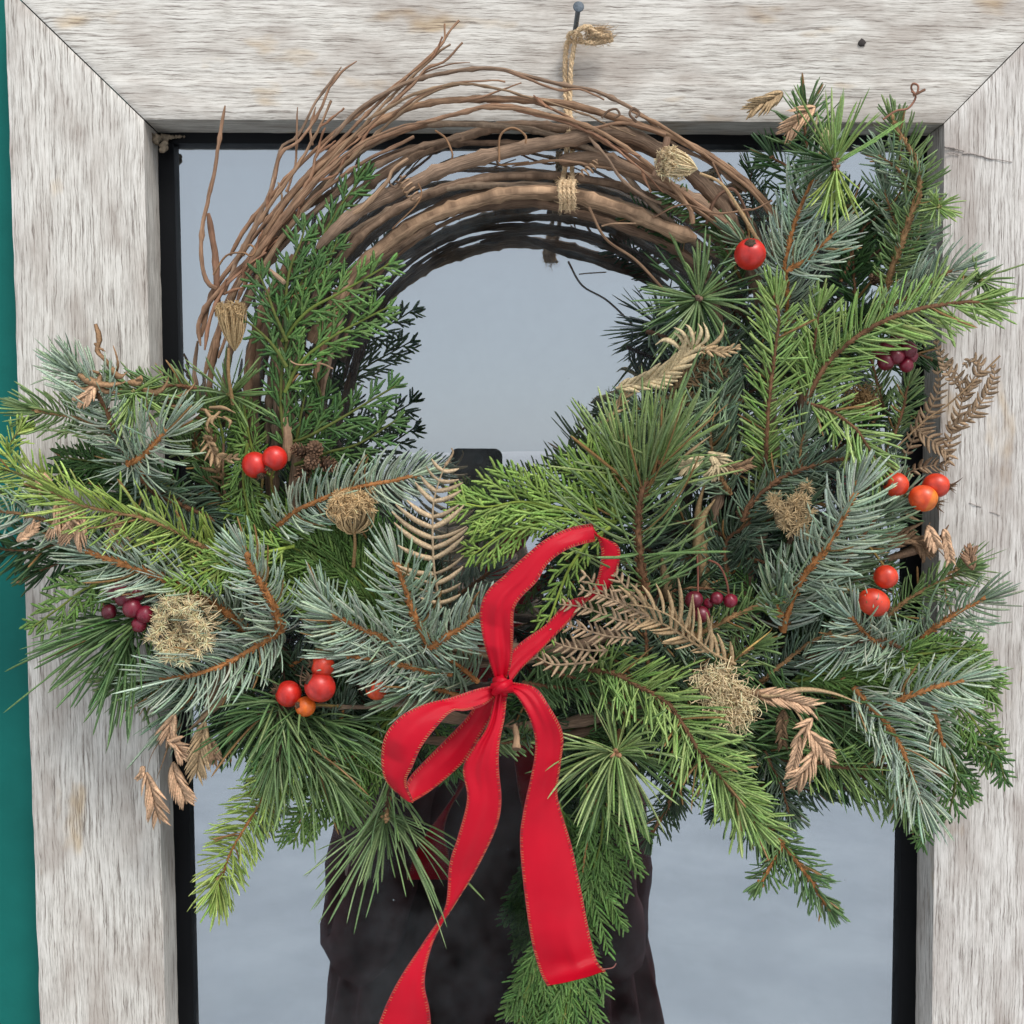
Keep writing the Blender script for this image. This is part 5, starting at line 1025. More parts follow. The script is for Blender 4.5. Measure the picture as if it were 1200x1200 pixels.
def seedhead(name, label, c, r, axis, col, stem=None, style='nest', nb=46, rim=True):
    C0 = P(c[0], c[1], c[2] / 100); ax = norm(np.array(axis, float)); u = norm(np.cross(ax, [.2, .9, .37])); v = np.cross(ax, u); R = PM(r); mb = MB()
    if style == 'cluster':
        cs = [C0 + (u * a + v * b_) * R + ax * R * RNG.uniform(-.2, .2) for a, b_ in zip(RNG.normal(0, .5, nb), RNG.normal(0, .45, nb))]
        starbursts(mb, cs, lambda p_: ax + .7 * norm(p_ - C0), R * .34, 46, col, .6, 85); mb.blob(C0 - ax * R * .35, R * .6, ax, .6, 14, 9, np.array(col) * .4, lump=.1)
    elif style == 'nest':
        mb.blob(C0 - ax * R * .30, R * .55, ax, .6, 16, 10, np.array(col) * .3, lump=.1)
        ph = RNG.random(150) * 2 * math.pi; rr = R * (.9 + .1 * RNG.random(150))
        st_ = C0 - ax * R * .95 + 0 * u; en = C0 + (np.cos(ph) * rr)[:, None] * u + (np.sin(ph) * rr)[:, None] * v + ax * R * .15
        filaments(mb, np.tile(st_, (150, 1)) + RNG.standard_normal((150, 3)) * R * .06, en, ((np.cos(ph))[:, None] * u + (np.sin(ph))[:, None] * v - ax * .3) * R * .32, np.array(col) * .9)
        cs = []
        for k in range(nb):
            q = math.sqrt((k + .5) / nb); a = k * 2.39996; rad = q * R * .92
            cs.append(C0 + math.cos(a) * rad * u + math.sin(a) * rad * v + ax * R * (.02 + .28 * (q > .5) - .10 * (1 - q)) + RNG.standard_normal(3) * R * .04)
        starbursts(mb, cs, lambda p_: ax * .9 + .7 * norm(p_ - C0), R * .27, 40, np.array(col) * 1.1, .62, 80)
    elif style == 'cup':     # side view closed cup with a ragged rim
        ph = RNG.random(110) * 2 * math.pi; en = C0 + (np.cos(ph))[:, None] * u * R * .78 + (np.sin(ph))[:, None] * v * R * .78 + ax * R * RNG.uniform(.2, .75, 110)[:, None]
        base = C0 - ax * R * .95
        filaments(mb, np.tile(base, (110, 1)), en, (np.cos(ph)[:, None] * u + np.sin(ph)[:, None] * v) * R * .26, np.array(col), 1.1)
        mb.blob(C0 - ax * R * .15, R * .62, ax, .9, 14, 9, np.array(col) * .35, lump=.1)
        cs = [C0 + (math.cos(a) * u + math.sin(a) * v) * R * q + ax * R * h for a, q, h in zip(RNG.random(nb) * 6.283, RNG.uniform(.3, .95, nb), RNG.uniform(.1, .8, nb))]
        starbursts(mb, cs, lambda p_: norm(p_ - C0) * .8 + RNG.standard_normal(3) * .5, R * .26, 22, np.array(col) * 1.15, .7, 85)
    elif style == 'brush':   # fan of straight rays
        n_ = nb * 3; ph = RNG.random(n_) * 2 * math.pi; sp = RNG.random(n_) ** .6 * .62; base = C0 - ax * R
        en = base + ax * R * RNG.uniform(1.6, 2.1, n_)[:, None] + (np.cos(ph) * sp)[:, None] * u * R * 1.1 + (np.sin(ph) * sp)[:, None] * v * R * 1.1
        filaments(mb, np.tile(base, (n_, 1)), en, (np.cos(ph) * sp)[:, None] * u * R * .25 + (np.sin(ph) * sp)[:, None] * v * R * .25, col, 1.0, jit=.03)
        starbursts(mb, list(en[::2]), lambda p_: norm(p_ - base), R * .16, 7, np.array(col) * .9, .6, 70)
    elif style == 'tangle':
        n_ = 620; a0 = RNG.standard_normal((n_, 3)) * R * .42; st_ = C0 + a0 * np.array([1, .5, 1]); d = norm(RNG.standard_normal((n_, 3)) * np.array([1, .5, 1]) + ax * .8)
        filaments(mb, st_, st_ + d * R * RNG.uniform(.3, .6, n_)[:, None], RNG.standard_normal((n_, 3)) * R * .10, col, .75, jit=.2)
        mb.blob(C0 - VIEW * R * .5, R * .6, ax, 1.0, 12, 8, np.array(col) * .35, lump=.1)
    o = mb.build(name, M_dry, W, label=label)
    if stem:
        m2 = MB(); p = smooth_path(PP(stem), 16); m2.tube(p, PM(1.9) * np.linspace(1.2, .8, 16), 7, np.array(col) * np.array([.60, .52, .45])); m2.build('stem', M_dry, o)
    return o
seedhead('dried_seed_head', 'round bird-nest dried seed head on the lower left', (216,736,10.0), 38, (-.25,-1,.0), LACE)
seedhead('dried_seed_head', 'cup-shaped dried seed head on an upright stem', (413,600,10.2), 27, (0,-.25,1), LACE2, [(414,664,8.8),(416,640,9.6),(415,622,10.2)], 'cup', 70)
seedhead('dried_seed_head', 'brush-like dried seed head at the left of the ring', (273,385,9.8), 25, (.02,-.35,1), LACE2, [(273,474,8.6),(268,440,9.4),(268,408,9.8)], 'brush', 60)
seedhead('dried_seed_head', 'straw-coloured dried seed head at the top right of the ring', (798,193,9.6), 24, (-.9,-.55,.05), LACE, [(890,285,8),(868,248,9),(845,215,9.6),(820,203,9.8)], 'brush', 70)
seedhead('dried_seed_head', None, (792,196,9.6), 13, (-.6,-.8,.1), LACE, None, 'tangle')
mb = MB(); mb.tube(smooth_path(PP([(782,162,9.4),(777,185,9.6),(768,208,9.6)]), 10), PM(5) * np.linspace(.8, 1.1, 10), 8, (.75,.65,.6)); mb.build('vine', M_vine, W)
for cx_, cy_, rr_ in ((935,592,13), (912,600,12), (925,612,14), (945,606,10), (915,585,8), (903,605,8)):
    pass
seedhead('dried_seed_head', 'clustered tan seed head under the pale spruce on the right', (926,603,9.6), 30, (-.2,-1,.2), (.62,.46,.26), None, 'cluster', 26)
seedhead('dried_seed_head', 'long shaggy straw seed head on the lower right', (838,800,9.8), 24, (.3,-.6,-.6), LACE, None, 'tangle')
seedhead('dried_seed_head', None, (858,828,9.6), 26, (.4,-.7,-.6), LACE, None, 'tangle')
seedhead('dried_seed_head', None, (1010,470,7.6), 17, (-.2,-1,.2), (.36,.22,.10), None, 'tangle')

# ================================================================== rose hips, berries, cones
def fruit_mat(name, rough, coat=.3):
    m, n, l, b = mat(name, rough, .5); a = nd(n, 'ShaderNodeAttribute', attribute_name='col')
    tc = n.new('ShaderNodeTexCoord'); nz = nd(n, 'ShaderNodeTexNoise', Scale=140.0, Detail=4.0); l.new(tc.outputs['Object'], nz.inputs['Vector'])
    r = ramp(n, [(0.35, (.70, .60, .55)), (0.65, (1.12, 1.25, 1.2))]); l.new(nz.outputs[0], r.inputs[0])
    l.new(mixc(n, l, 'MULTIPLY', 1.0, a.outputs['Color'], r.outputs[0]), b.inputs['Base Color'])
    b.inputs['Coat Weight'].default_value = coat; b.inputs['Coat Roughness'].default_value = .25
    b.inputs['Subsurface Weight'].default_value = .08; b.inputs['Subsurface Radius'].default_value = (.003, .001, .0005)
    bp = nd(n, 'ShaderNodeBump', Strength=.15, Distance=.0005); l.new(nz.outputs[0], bp.inputs['Height']); l.new(bp.outputs[0], b.inputs['Normal'])
    return m
M_hip = fruit_mat('rose_hip_skin', .42, .12); M_berry = fruit_mat('berry_skin', .42, .15)
RED = (.56, .018, .010); ORG = (.62, .07, .01); YOR = (.70, .17, .01)
def hipcluster(twig, hips, label, cname='rose_hip_cluster'):
    mb = MB()
    for t_ in twig: mb.tube(smooth_path(PP(t_), 12), PM(1.6), 6, (.22, .17, .06))
    root = mb.build(cname, M_stem, W, label=label)
    for (x, y, d, r, el, ax, col, cal) in hips:
        ax = norm(np.array(ax, float)); c = P(x, y, d / 100); R = PM(r); h = MB()
        th = np.linspace(0.02, math.pi - .02, 20)[:, None, None]; colr = np.array(col)[None, None] * np.ones((20, 24, 1))
        colr = colr * (1 + .05 * RNG.standard_normal((1, 24, 1))) ; colr[:3] = colr[:3] * np.array([.75, .7, .7])
        if col == YOR: colr[8:] = np.array((.80, .09, .02)) * np.ones((12, 24, 1))
        h.blob(c, R, ax, el, 24, 20, np.clip(colr, .01, .95), dent=.10); h.build('rose_hip', M_hip, root)
        m2 = MB(); top = c + ax * R * el * .93; uu = norm(np.cross(ax, [.1, .3, .9])); vv = np.cross(ax, uu)
        m2.blob(top - ax * R * .05, R * .36, ax, .45, 12, 7, (.09, .055, .035), lump=.15)
        for k in range(9):
            a = k * .7 + RNG.random() * .3; d2 = math.cos(a) * uu + math.sin(a) * vv; s = np.linspace(0, 1, 7)[:, None]; L_ = R * cal * RNG.uniform(.6, 1.1)
            A = top + d2 * R * .12 + (d2 * .55 + ax * .75) * L_ * s + d2 * L_ * .4 * s * s * RNG.standard_normal()
            m2.strips(A[None], (PM(1.3) * np.interp(s[:, 0], [0, .4, 1], [1, .8, .15]))[None], norm(ax + .5 * RNG.standard_normal(3))[None], .4, (.16, .10, .06))
        m2.build('calyx', M_dry, root)
hipcluster([[(905,318,7.4),(892,308,8.4),(882,302,9)]], [(879,298,9.6,17.5,1.0,(-.15,-.75,.65),RED,.28)], 'single round red rose hip with its calyx facing out')
hipcluster([[(300,600,7.4),(306,575,8.4),(308,560,9)], [(325,590,7.4),(318,565,8.4),(320,550,9)]], [(299,545,9.6,14.5,1.05,(.5,-.3,-.8),RED,.5), (322,537,9.8,14,1.0,(-.5,-.3,-.9),RED,.5)], 'pair of red rose hips beside the small cones')
hipcluster([[(400,828,8),(372,826,8.6),(345,826,9)], [(390,790,8.2),(382,800,8.6)]], [(338,813,9.2,15,1.0,(-.9,-.2,.4),RED,.7), (375,805,10,17,1.05,(-.75,-.35,.65),(.55,.022,.014),.8), (378,780,9.8,13.5,1.0,(-.9,-.3,.2),(.58,.035,.010),.6), (358,828,9.6,11.5,1.0,(-.7,-.6,.3),(.70,.13,.01),.35)], 'cluster of red and orange rose hips under the pale spruce on the left')
hipcluster([[(470,815,8),(455,812,8.6)]], [(441,808,9,12,1.05,(-.6,-.6,.3),(.60,.06,.01),.4)], 'single orange-red rose hip left of the bow')
hipcluster([[(1040,600,8),(1050,585,8.6),(1062,580,9)], [(1060,582,9),(1072,588,9.2)], [(1068,582,9),(1085,575,9)]], [(1050,568,9.4,14,1.0,(-1,-.1,.3),(.62,.045,.010),.5), (1082,584,9.8,15,1.08,(1,-.25,-.4),YOR,.95), (1097,569,9.4,14,1.08,(1,-.25,-.1),(.62,.040,.010),.95)], 'three orange-red rose hips over the right edge of the frame')
hipcluster([[(1005,625,8.6),(1022,645,9),(1035,662,9.4)], [(975,684,8.6),(990,690,9),(1008,696,9.4)]], [(1038,676,9.8,13.5,1.0,(.1,.3,-1),(.60,.038,.010),.4), (1024,706,10.2,15.5,1.18,(.9,-.1,-.4),(.60,.038,.010),.5)], 'two orange rose hips on green stalks at the lower right')
MAR = (.125, .004, .016)
def berries(twig, bs, label):
    mb = MB()
    for t_ in twig: mb.tube(smooth_path(PP(t_), 14), PM(1.3), 5, (.20, .08, .06))
    root = mb.build('berry_cluster', M_stem, W, label=label)
    for x, y, d, r in bs:
        ax = norm(RNG.standard_normal(3) + np.array([0, -1, -.5])); h = MB(); h.blob(P(x, y, d / 100), PM(r), ax, 1.08, 18, 14, np.clip(np.array(MAR) * RNG.uniform(.8, 1.5), 0, 1), dent=.2, lump=.015); h.build('berry', M_berry, root)
berries([[(175,680,8),(160,690,9),(150,700,9.2)], [(158,700,9),(165,715,9.2)]], [(142,688,9.4,8.5), (146,700,9.8,10.5), (155,713,10,10.5), (161,696,9.6,9), (170,720,10,9.5), (163,732,9.8,8.5), (128,717,9.2,8.5), (134,694,9.2,8.5)], 'cluster of dark red berries over the left board')
berries([[(1035,430,7.4),(1045,420,8)]], [(1040,405,8.6,8), (1052,398,8.6,9), (1064,410,8.8,10), (1050,418,9,9), (1038,424,8.8,9.5), (1062,428,8.8,8), (1068,418,8.6,7.5), (1030,412,8.4,7.5)], 'cluster of maroon berries at the upper right')
berries([[(817,650,8.4),(818,675,9),(818,700,9.4),(821,716,9.6)], [(826,655,8.6),(842,662,9),(851,680,9.2),(854,698,9.2)]], [(813,703,9.8,10), (822,720,9.8,9.5), (840,701,9.4,7.5), (856,704,9.4,8), (830,707,9,6)], 'few bright dark-red berries hanging on thin stalks right of the bow')
def cone(x, y, d, r, ax):
    ax = norm(np.array(ax, float)); u = norm(np.cross(ax, [.2, .1, .9])); v = np.cross(ax, u); c = P(x, y, d / 100); R = PM(r * .74); mb = MB()
    mb.blob(c, R * .7, ax, 1.2, 10, 8, (.07, .04, .025)); n = 46
    for k in range(n):
        t = (k + .5) / n; a = k * 2.39996; th = t * math.pi * .86 + .15; rad = math.sin(th) * R * .75; pos = c + (math.cos(a) * u + math.sin(a) * v) * rad + ax * math.cos(th) * R * 1.05
        o = norm(math.cos(a) * u + math.sin(a) * v + ax * .25); s = np.linspace(0, 1, 5)[:, None]; A = pos + o * R * .42 * s + ax * R * .22 * s * s
        mb.strips(A[None], (R * .24 * np.array([.7, 1, 1, .8, .3]))[None], norm(ax - o * .3)[None], .35, np.clip(np.array((.20, .115, .07)) * (1 + .2 * RNG.standard_normal()), .03, .5))
    mb.build('alder_cone', M_dry, W)
for a in ((352,529,9.2,11,(-.7,-.5,.4)), (369,527,9.4,12,(.1,-1,.3)), (366,541,9.8,11,(0,-1,.1)), (383,544,9.2,12,(.8,-.5,-.2)), (356,554,9.2,12,(-.4,-.4,-.8)), (1100,902,7.6,10,(-.2,-.9,.2)), (1026,328,7.2,9,(-.5,-.6,.6)), (1058,332,7.2,8,(.3,-.9,.2)), (790,905,6.4,9,(-.3,-.8,.2)), (870,600,7,9,(-.3,-.9,0))): cone(*a)
# ================================================================== red ribbon bow
def satin(name, col):
    m, n, l, b = mat(name, .36, .22); uv = n.new('ShaderNodeUVMap'); mp = nd(n, 'ShaderNodeMapping'); mp.inputs['Scale'].default_value = (1, 1, 1)
    l.new(uv.outputs[0], mp.inputs[0])
    wv = nd(n, 'ShaderNodeTexWave', Scale=900.0, Distortion=.3); wv.bands_direction = 'Y'; l.new(mp.outputs[0], wv.inputs[0])
    wx = nd(n, 'ShaderNodeTexWave', Scale=700.0, Distortion=.3); wx.bands_direction = 'X'; l.new(mp.outputs[0], wx.inputs[0])
    tc = n.new('ShaderNodeTexCoord'); nz = nd(n, 'ShaderNodeTexNoise', Scale=25.0, Detail=3.0); l.new(tc.outputs['Object'], nz.inputs['Vector'])
    r = ramp(n, [(0.3, tuple(c * .88 for c in col)), (0.7, tuple(c * 1.06 for c in col))]); l.new(nz.outputs[0], r.inputs[0])
    l.new(r.outputs[0], b.inputs['Base Color'])
    b.inputs['Sheen Weight'].default_value = .0; b.inputs['Sheen Roughness'].default_value = .4; b.inputs['Sheen Tint'].default_value = (1, .5, .55, 1)
    b.inputs['Anisotropic'].default_value = .5
    ad = n.new('ShaderNodeMath'); l.new(wv.outputs['Fac'], ad.inputs[0]); l.new(wx.outputs['Fac'], ad.inputs[1])
    bp = nd(n, 'ShaderNodeBump', Strength=.22, Distance=.0003); l.new(ad.outputs[0], bp.inputs['Height']); l.new(bp.outputs[0], b.inputs['Normal'])
    tr = n.new('ShaderNodeBsdfTranslucent'); l.new(r.outputs[0], tr.inputs[0]); ms = n.new('ShaderNodeMixShader'); ms.inputs[0].default_value = .12
    l.new(b.outputs[0], ms.inputs[1]); l.new(tr.outputs[0], ms.inputs[2]); l.new(ms.outputs[0], n['Material Output'].inputs['Surface'])
    return m
M_red = satin('red_satin', (.55, .004, .020)); M_stitch = foliage_mat('gold_stitching', .45, 0, .6, .3)
bow = empty('ribbon_bow', P(588, 805, .115), 'bright red satin ribbon bow with gold-stitched edges tied at the bottom of the wreath', 'ribbon')
def ribbon(name, eL, eR, puff=0.0, fold=(), crease=1.0, stitch=True, n=70, m_=17, label=None, ridges=3):
    A = smooth_path(PP(eL), n); B = smooth_path(PP(eR), n); v = np.linspace(0, 1, m_)
    G = A[:, None] * (1 - v)[None, :, None] + B[:, None] * v[None, :, None]
    Wd = np.linalg.norm(B - A, axis=1); t = np.linspace(0, 1, n)
    prof = np.sin(v * math.pi)
    dy = puff * prof[None, :] * np.ones((n, 1))
    gath = np.interp(t, [0, .18, .5], [1, .35, .08]) * crease
    for k in range(ridges):
        f = 2 + k; dy = dy + PM(1.8) * gath[:, None] * 2.5 * np.sin(v * math.pi * f + k + t[:, None] * 3) * np.sin(v * math.pi)[None] ** .5
    low = np.interp(np.arange(n), np.arange(0, n + 14, 7), RNG.standard_normal(len(range(0, n + 14, 7)))) * PM(2.2)
    dy = dy + low[:, None] * np.sin(v * math.pi + .6)[None]
    for (t0, v0, st, sv, amp) in fold: dy = dy + PM(amp) * np.exp(-((t[:, None] - t0) / st) ** 2 - ((v[None] - v0) / sv) ** 2)
    G[..., 1] -= dy
    s = np.concatenate([[0], np.cumsum(np.linalg.norm(np.diff((A + B) / 2, axis=0), axis=1))])
    uv = np.stack(np.broadcast_arrays(v[None, :] * .025, s[:, None]), -1).reshape(-1, 2)
    N_ = np.cross(np.gradient(G, axis=0), np.gradient(G, axis=1)); N_ = norm(N_)
    mb = MB(); mb.grid(G + N_ * .00016, uv=uv); mb.grid((G - N_ * .00016)[:, ::-1], uv=uv)
    o = mb.build(name, M_red, bow, label=label)
    if stitch:
        ms = MB()
        for E, Nn in ((G[:, 0], N_[:, 0]), (G[:, -1], N_[:, -1])):
            tt = np.linspace(0, 1, n); Lr = s[-1]; k = int(Lr / PM(1.0)); u = np.linspace(0, 1, k); E2 = np.stack([np.interp(u, tt, E[:, q]) for q in range(3)], 1)
            ms.tube(E2[::2], PM(.75), 5, (.35, .01, .02))
            Gi = G[:, 1] if E is not G[:, -1] and np.allclose(E, G[:, 0]) else G[:, -2]
            I2 = np.stack([np.interp(u, tt, Gi[:, q]) for q in range(3)], 1); I2 = E2 + norm(I2 - E2) * PM(3.0); Tn = norm(np.gradient(E2, axis=0)); N2 = norm(np.cross(Tn, I2 - E2))
            for sg in (-1, 1):
                K0 = E2[::3] + sg * N2[::3] * .0004; K1 = I2[::3] + sg * N2[::3] * .0006 + Tn[::3] * PM(.9)
                Ax = np.stack([K0, (K0 + K1) / 2 + sg * N2[::3] * .0002, K1], 1)
                cc = np.where((RNG.random((len(K0), 1)) < .75), np.array([[.50, .17, .06]]), np.array([[.12, .02, .02]]))
                ms.strips(Ax, PM(.34) * np.ones((len(K0), 3)), norm(np.tile(VIEW, (len(K0), 1))), 1, cc)
        ms.build('stitched_edge', M_stitch, o, kind='stuff')
    return o
# upper loop: the near side up from the knot, the fold at the top, the far side coming back
ribbon('ribbon_loop', [(583,802,11.4),(574,775,12),(566,745,12.4),(563,715,12.6),(572,692,12.6),(590,676,12.6),(612,655,12.6),(640,632,12.4),(668,619,12),(694,614,11.4)],
       [(592,800,11.4),(599,775,12),(601,745,12.6),(602,715,13),(612,698,13),(628,682,13),(642,660,12.8),(662,645,12.6),(680,638,12.2),(697,634,11.4)], PM(2), [(.42, .5, .2, .12, 3.0), (.25, .7, .2, .15, -2.5)], 1.0, label='upper loop of the bow')
ribbon('ribbon_loop', [(598,800,11.0),(612,782,10.6),(640,755,10.2),(672,722,10.2),(695,690,10.4),(704,662,10.8),(704,640,11),(694,617,11.4)],
       [(592,772,10.6),(612,752,10.2),(640,732,10),(668,704,10),(708,694,10.2),(723,668,10.6),(724,640,10.8),(697,628,11.4)], PM(2), (), .5, stitch=True)
# left loop: back strand and front strand
ribbon('ribbon_loop', [(583,806,11.2),(565,815,11.4),(547,842,11.2),(525,865,11),(500,890,11.2),(480,912,11.6),(473,932,12.2)],
       [(590,812,11.2),(578,835,11.0),(562,862,10.8),(545,890,10.6),(522,912,10.8),(502,928,11.2),(484,939,12.2)], PM(2), [(.5, .5, .3, .2, 3)], .6, label='back strand of the left loop')
ribbon('ribbon_loop', [(582,804,11.6),(560,808,12.2),(530,818,12.8),(498,826,13.2),(470,840,13.6),(452,862,13.8),(447,890,13.6),(453,915,13.2),(474,936,12.4)],
       [(584,812,11.6),(566,826,12.4),(545,832,13),(530,833,13.4),(513,849,13.8),(494,874,14),(483,898,13.8),(476,916,13.4),(484,940,12.4)], PM(4), [(.55, .5, .2, .25, 3)], .5, label='front strand of the left loop')
ribbon('ribbon_tail', [(582,808,11.8),(572,850,12.2),(556,875,12.4),(543,900,12.4),(548,935,12.6),(537,980,12.6),(527,1013,12.4),(522,1063,12),(500,1100,12),(467,1150,12.4),(447,1193,12.6),(438,1225,12.6)],
       [(594,806,11.8),(591,840,12.2),(585,870,12.6),(584,900,12.8),(587,940,12.6),(580,973,12.2),(553,1027,11.8),(515,1087,11.8),(502,1120,12.2),(497,1153,12.6),(503,1183,12.8),(506,1225,12.6)], PM(2), [(.16, .35, .14, .12, -4), (.12, .7, .12, .1, 3), (.42, .3, .1, .3, 3), (.3, .6, .08, .3, -3)], 1.1, label='long left tail of the bow running out of the picture')
ribbon('ribbon_tail', [(590,806,11.6),(606,815,12.2),(624,850,12.6),(627,885,12.6),(613,955,12.4),(610,990,12.4),(616,1053,12.6),(624,1105,12.8),(634,1140,12.8),(642,1155,13.6)],
       [(600,800,11.6),(626,806,12.2),(642,826,12.8),(659,860,12.8),(656,899,12.4),(653,934,12),(669,990,12.2),(681,1046,12.6),(692,1102,12.8),(700,1128,13),(709,1138,14.4)], PM(2.5), [(.1, .4, .1, .15, -4), (.22, .5, .06, .4, -4), (.9, .65, .07, .1, 3)], .8, label='right tail of the bow with a curled cut end')
mb = MB()
for (x0, y0, x1, y1, r, d) in ((580,797,597,803,5.0,12.4), (578,804,599,808,5.2,12.8), (579,812,598,799,4.6,13.0), (586,792,591,816,5.6,12.2)):
    p = smooth_path([P(x0, y0, (d - .7) / 100), P((x0+x1)/2, (y0+y1)/2 - 1, d / 100), P(x1, y1, (d - .7) / 100)], 16); mb.tube(p, PM(r) * (.7 + .3 * np.sin(np.linspace(0, math.pi, 16))), 12, ripple=.05)
mb.build('knot', M_red, bow)
mb = MB(); mb.tube(smooth_path(PP([(706,1136,14.3),(718,1134,14.4),(722,1129,14.4)]), 8), PM(.6), 5, (.3,.1,.08)); mb.build('loose_thread', M_stitch, bow)

# ================================================================== nail and twine
M_steel = plain('grey_nail_steel', (.10, .12, .14), .6, .4, .3, 700, .3)
n0, n1 = P(672, 50, FD - .012), P(678, 8, FD + .034)
dirn = norm(n1 - n0); mb = MB(); mb.tube(smooth_path([n0, (n0 + n1) / 2, n1], 10), PM(3.0), 12)
mb.tube(smooth_path([n1 - dirn * .0004, n1 + dirn * .0005], 4), PM(6.4) * np.array([.85, 1, 1, .9]), 16)
nail = mb.build('nail', M_steel); tag(nail, 'grey round-headed nail driven into the top board of the frame', 'nail')
tw = empty('twine_hanger', P(670, 130, .06), 'tan twine loop hanging the wreath from the nail', 'twine')
M_twine = foliage_mat('jute', .85, .1, .1, .4)
def cord(name, pts, r, tw_=2.2, strands=3, fuzz=60, col=(.70, .51, .31), parent=tw):
    p = smooth_path(PP(pts), 90); T = norm(np.gradient(p, axis=0)); S = norm(np.cross(T, VIEW)); U = np.cross(S, T); L = np.sum(np.linalg.norm(np.diff(p, axis=0), axis=1)); s = np.linspace(0, L, 90)
    mb = MB()
    for k in range(strands):
        a = s / PM(r * 7) * 2 * math.pi + k * 2 * math.pi / strands
        mb.tube(p + (np.cos(a)[:, None] * S + np.sin(a)[:, None] * U) * PM(r * .5), PM(r * .55), 6, np.clip(np.array(col)[None] * (1 + .14 * RNG.standard_normal((90, 1))), .05, .9), ripple=.1)
    k = int(fuzz * L / .05); i = RNG.integers(1, 89, k); d = norm(T[i] * .9 * np.sign(RNG.standard_normal((k, 1))) + RNG.standard_normal((k, 3)) * .7)
    st_ = p[i] + RNG.standard_normal((k, 3)) * PM(r * .4); filaments(mb, st_, st_ + d * PM(9) * RNG.uniform(.4, 1.2, (k, 1)), RNG.standard_normal((k, 3)) * PM(1), np.array(col) * 1.15, .28, 5)
    return mb.build(name, M_twine, parent)
cord('twine_strand', [(669,46,4.6),(664,52,4.3),(662,80,4.0),(663,110,4.0),(664,135,4.8),(666,150,6.0),(665,165,7.6),(663,190,6.2),(661,205,6.2),(659,215,7.6),(660,226,9.6)], 3.2)
cord('twine_strand', [(674,42,4.7),(673,52,4.5),(669,80,4.3),(668,110,4.3),(668,135,4.8),(670,150,5.8),(670,170,5.8),(670,195,6.0),(671,215,7.4),(670,226,9.6)], 3.0)
for k, x in enumerate((656, 661, 666, 671)): cord('twine_wrap', [(x + 2,212,8.2),(x,218,9.4),(x + .5,228,9.9),(x + 2,238,9.5),(x + 1,245,8.8)], 2.4, fuzz=80)
cord('twine_wrap', [(668,50,4.4),(666,42,4.9),(672,38,5.2),(680,42,5.0),(680,50,4.5)], 2.8, fuzz=90)
cord('twine_knot', [(672,44,5.0),(680,34,5.3),(690,32,5.3),(697,38,5.2),(706,42,5.0),(716,42,4.9)], 3.2, fuzz=120)
cord('twine_knot', [(678,48,4.6),(688,50,4.9),(698,50,4.9),(710,48,4.8),(718,46,4.7)], 3.0, fuzz=120)
mb = MB(); k = 260; a0 = np.array([P(x, y, .048) for x, y in zip(RNG.uniform(683, 706, k), RNG.uniform(33, 50, k))]); e0 = a0 + np.array([[PM(14), -.002, 0]]) * RNG.uniform(.4, 1.3, (k, 1)) + RNG.standard_normal((k, 3)) * PM(3)
filaments(mb, a0, e0, RNG.standard_normal((k, 3)) * PM(1.2), (.58, .42, .26), .4, 5)
k = 60; a0 = np.array([P(x, y, .098) for x, y in zip(RNG.uniform(657, 672, k), RNG.uniform(214, 244, k))]); e0 = a0 + np.array([[0, 0, -PM(8)]]) * RNG.uniform(-.3, 1.2, (k, 1)) + RNG.standard_normal((k, 3)) * PM(3)
filaments(mb, a0, e0, RNG.standard_normal((k, 3)) * PM(1.2), (.58, .42, .26), .35, 5); mb.build('frayed_fibres', M_twine, tw, kind='stuff')

# ================================================================== the photographer, who shows in the glass, and the phone in their hands
person = empty('person', (0, -1.05, GZ), 'person in a long dark coat holding up a phone, mirrored in the window glass', 'person')
def skin(name, verts, edges, m, parent, lv=2):
    me = bpy.data.meshes.new(name); ctr = np.mean([v[:3] for v in verts], axis=0)
    me.from_pydata([tuple(np.array(v[:3]) - ctr) for v in verts], edges, []); me.materials.append(m)
    o = bpy.data.objects.new(name, me); C.objects.link(o); place(o, ctr, parent)
    bm = bmesh.new(); bm.from_mesh(me); bm.verts.ensure_lookup_table(); ly = bm.verts.layers.skin.verify()
    for i, v in enumerate(verts):
        r = v[3] if isinstance(v[3], tuple) else (v[3], v[3]); bm.verts[i][ly].radius = r; bm.verts[i][ly].use_root = (i == 0)
    bm.to_mesh(me); bm.free()
    sk = o.modifiers.new('skin', 'SKIN'); sk.use_smooth_shade = True
    sb = o.modifiers.new('sub', 'SUBSURF'); sb.levels = lv; sb.render_levels = lv
    return o
M_skin = plain('skin', (.50, .30, .22), .5, .4, .1, 300)
M_coat = plain('dark_plum_coat', (.11, .040, .040), .85, .12, .15, 30); M_trs = plain('dark_trousers', (.012, .013, .018), .85, .2, .4, 300)
M_hair = plain('dark_brown_hair', (.035, .02, .013), .6, .4, .8, 500); M_shoe = plain('black_shoe', (.01, .01, .01), .4, .5)
by = -1.08
V = [(0, by, -.90, (.14, .10)), (0, by, -.72, (.13, .095)), (0, by + .01, -.56, (.15, .10)), (0, by + .01, -.47, (.075, .07)), (0, by + .015, -.41, (.052, .05)), (0, by + .03, -.33, (.066, .078)), (0, by + .025, -.25, (.074, .088)), (0, by + .02, -.185, (.05, .06)),
     (-.17, by + .01, -.525, .052), (-.225, by + .10, -.74, .042), (-.12, by + .21, -.44, .034), (-.055, by + .27, -.185, .024), (.17, by + .01, -.525, .052), (.225, by + .10, -.74, .042), (.12, by + .21, -.44, .034), (.045, by + .27, -.20, .024),
     (-.09, by, -1.02, .085), (-.095, by + .01, -1.38, .056), (-.10, by - .02, -1.74, .038), (-.10, by + .10, -1.79, .032), (.09, by, -1.02, .085), (.095, by + .01, -1.38, .056), (.10, by - .02, -1.74, .038), (.10, by + .10, -1.79, .032)]
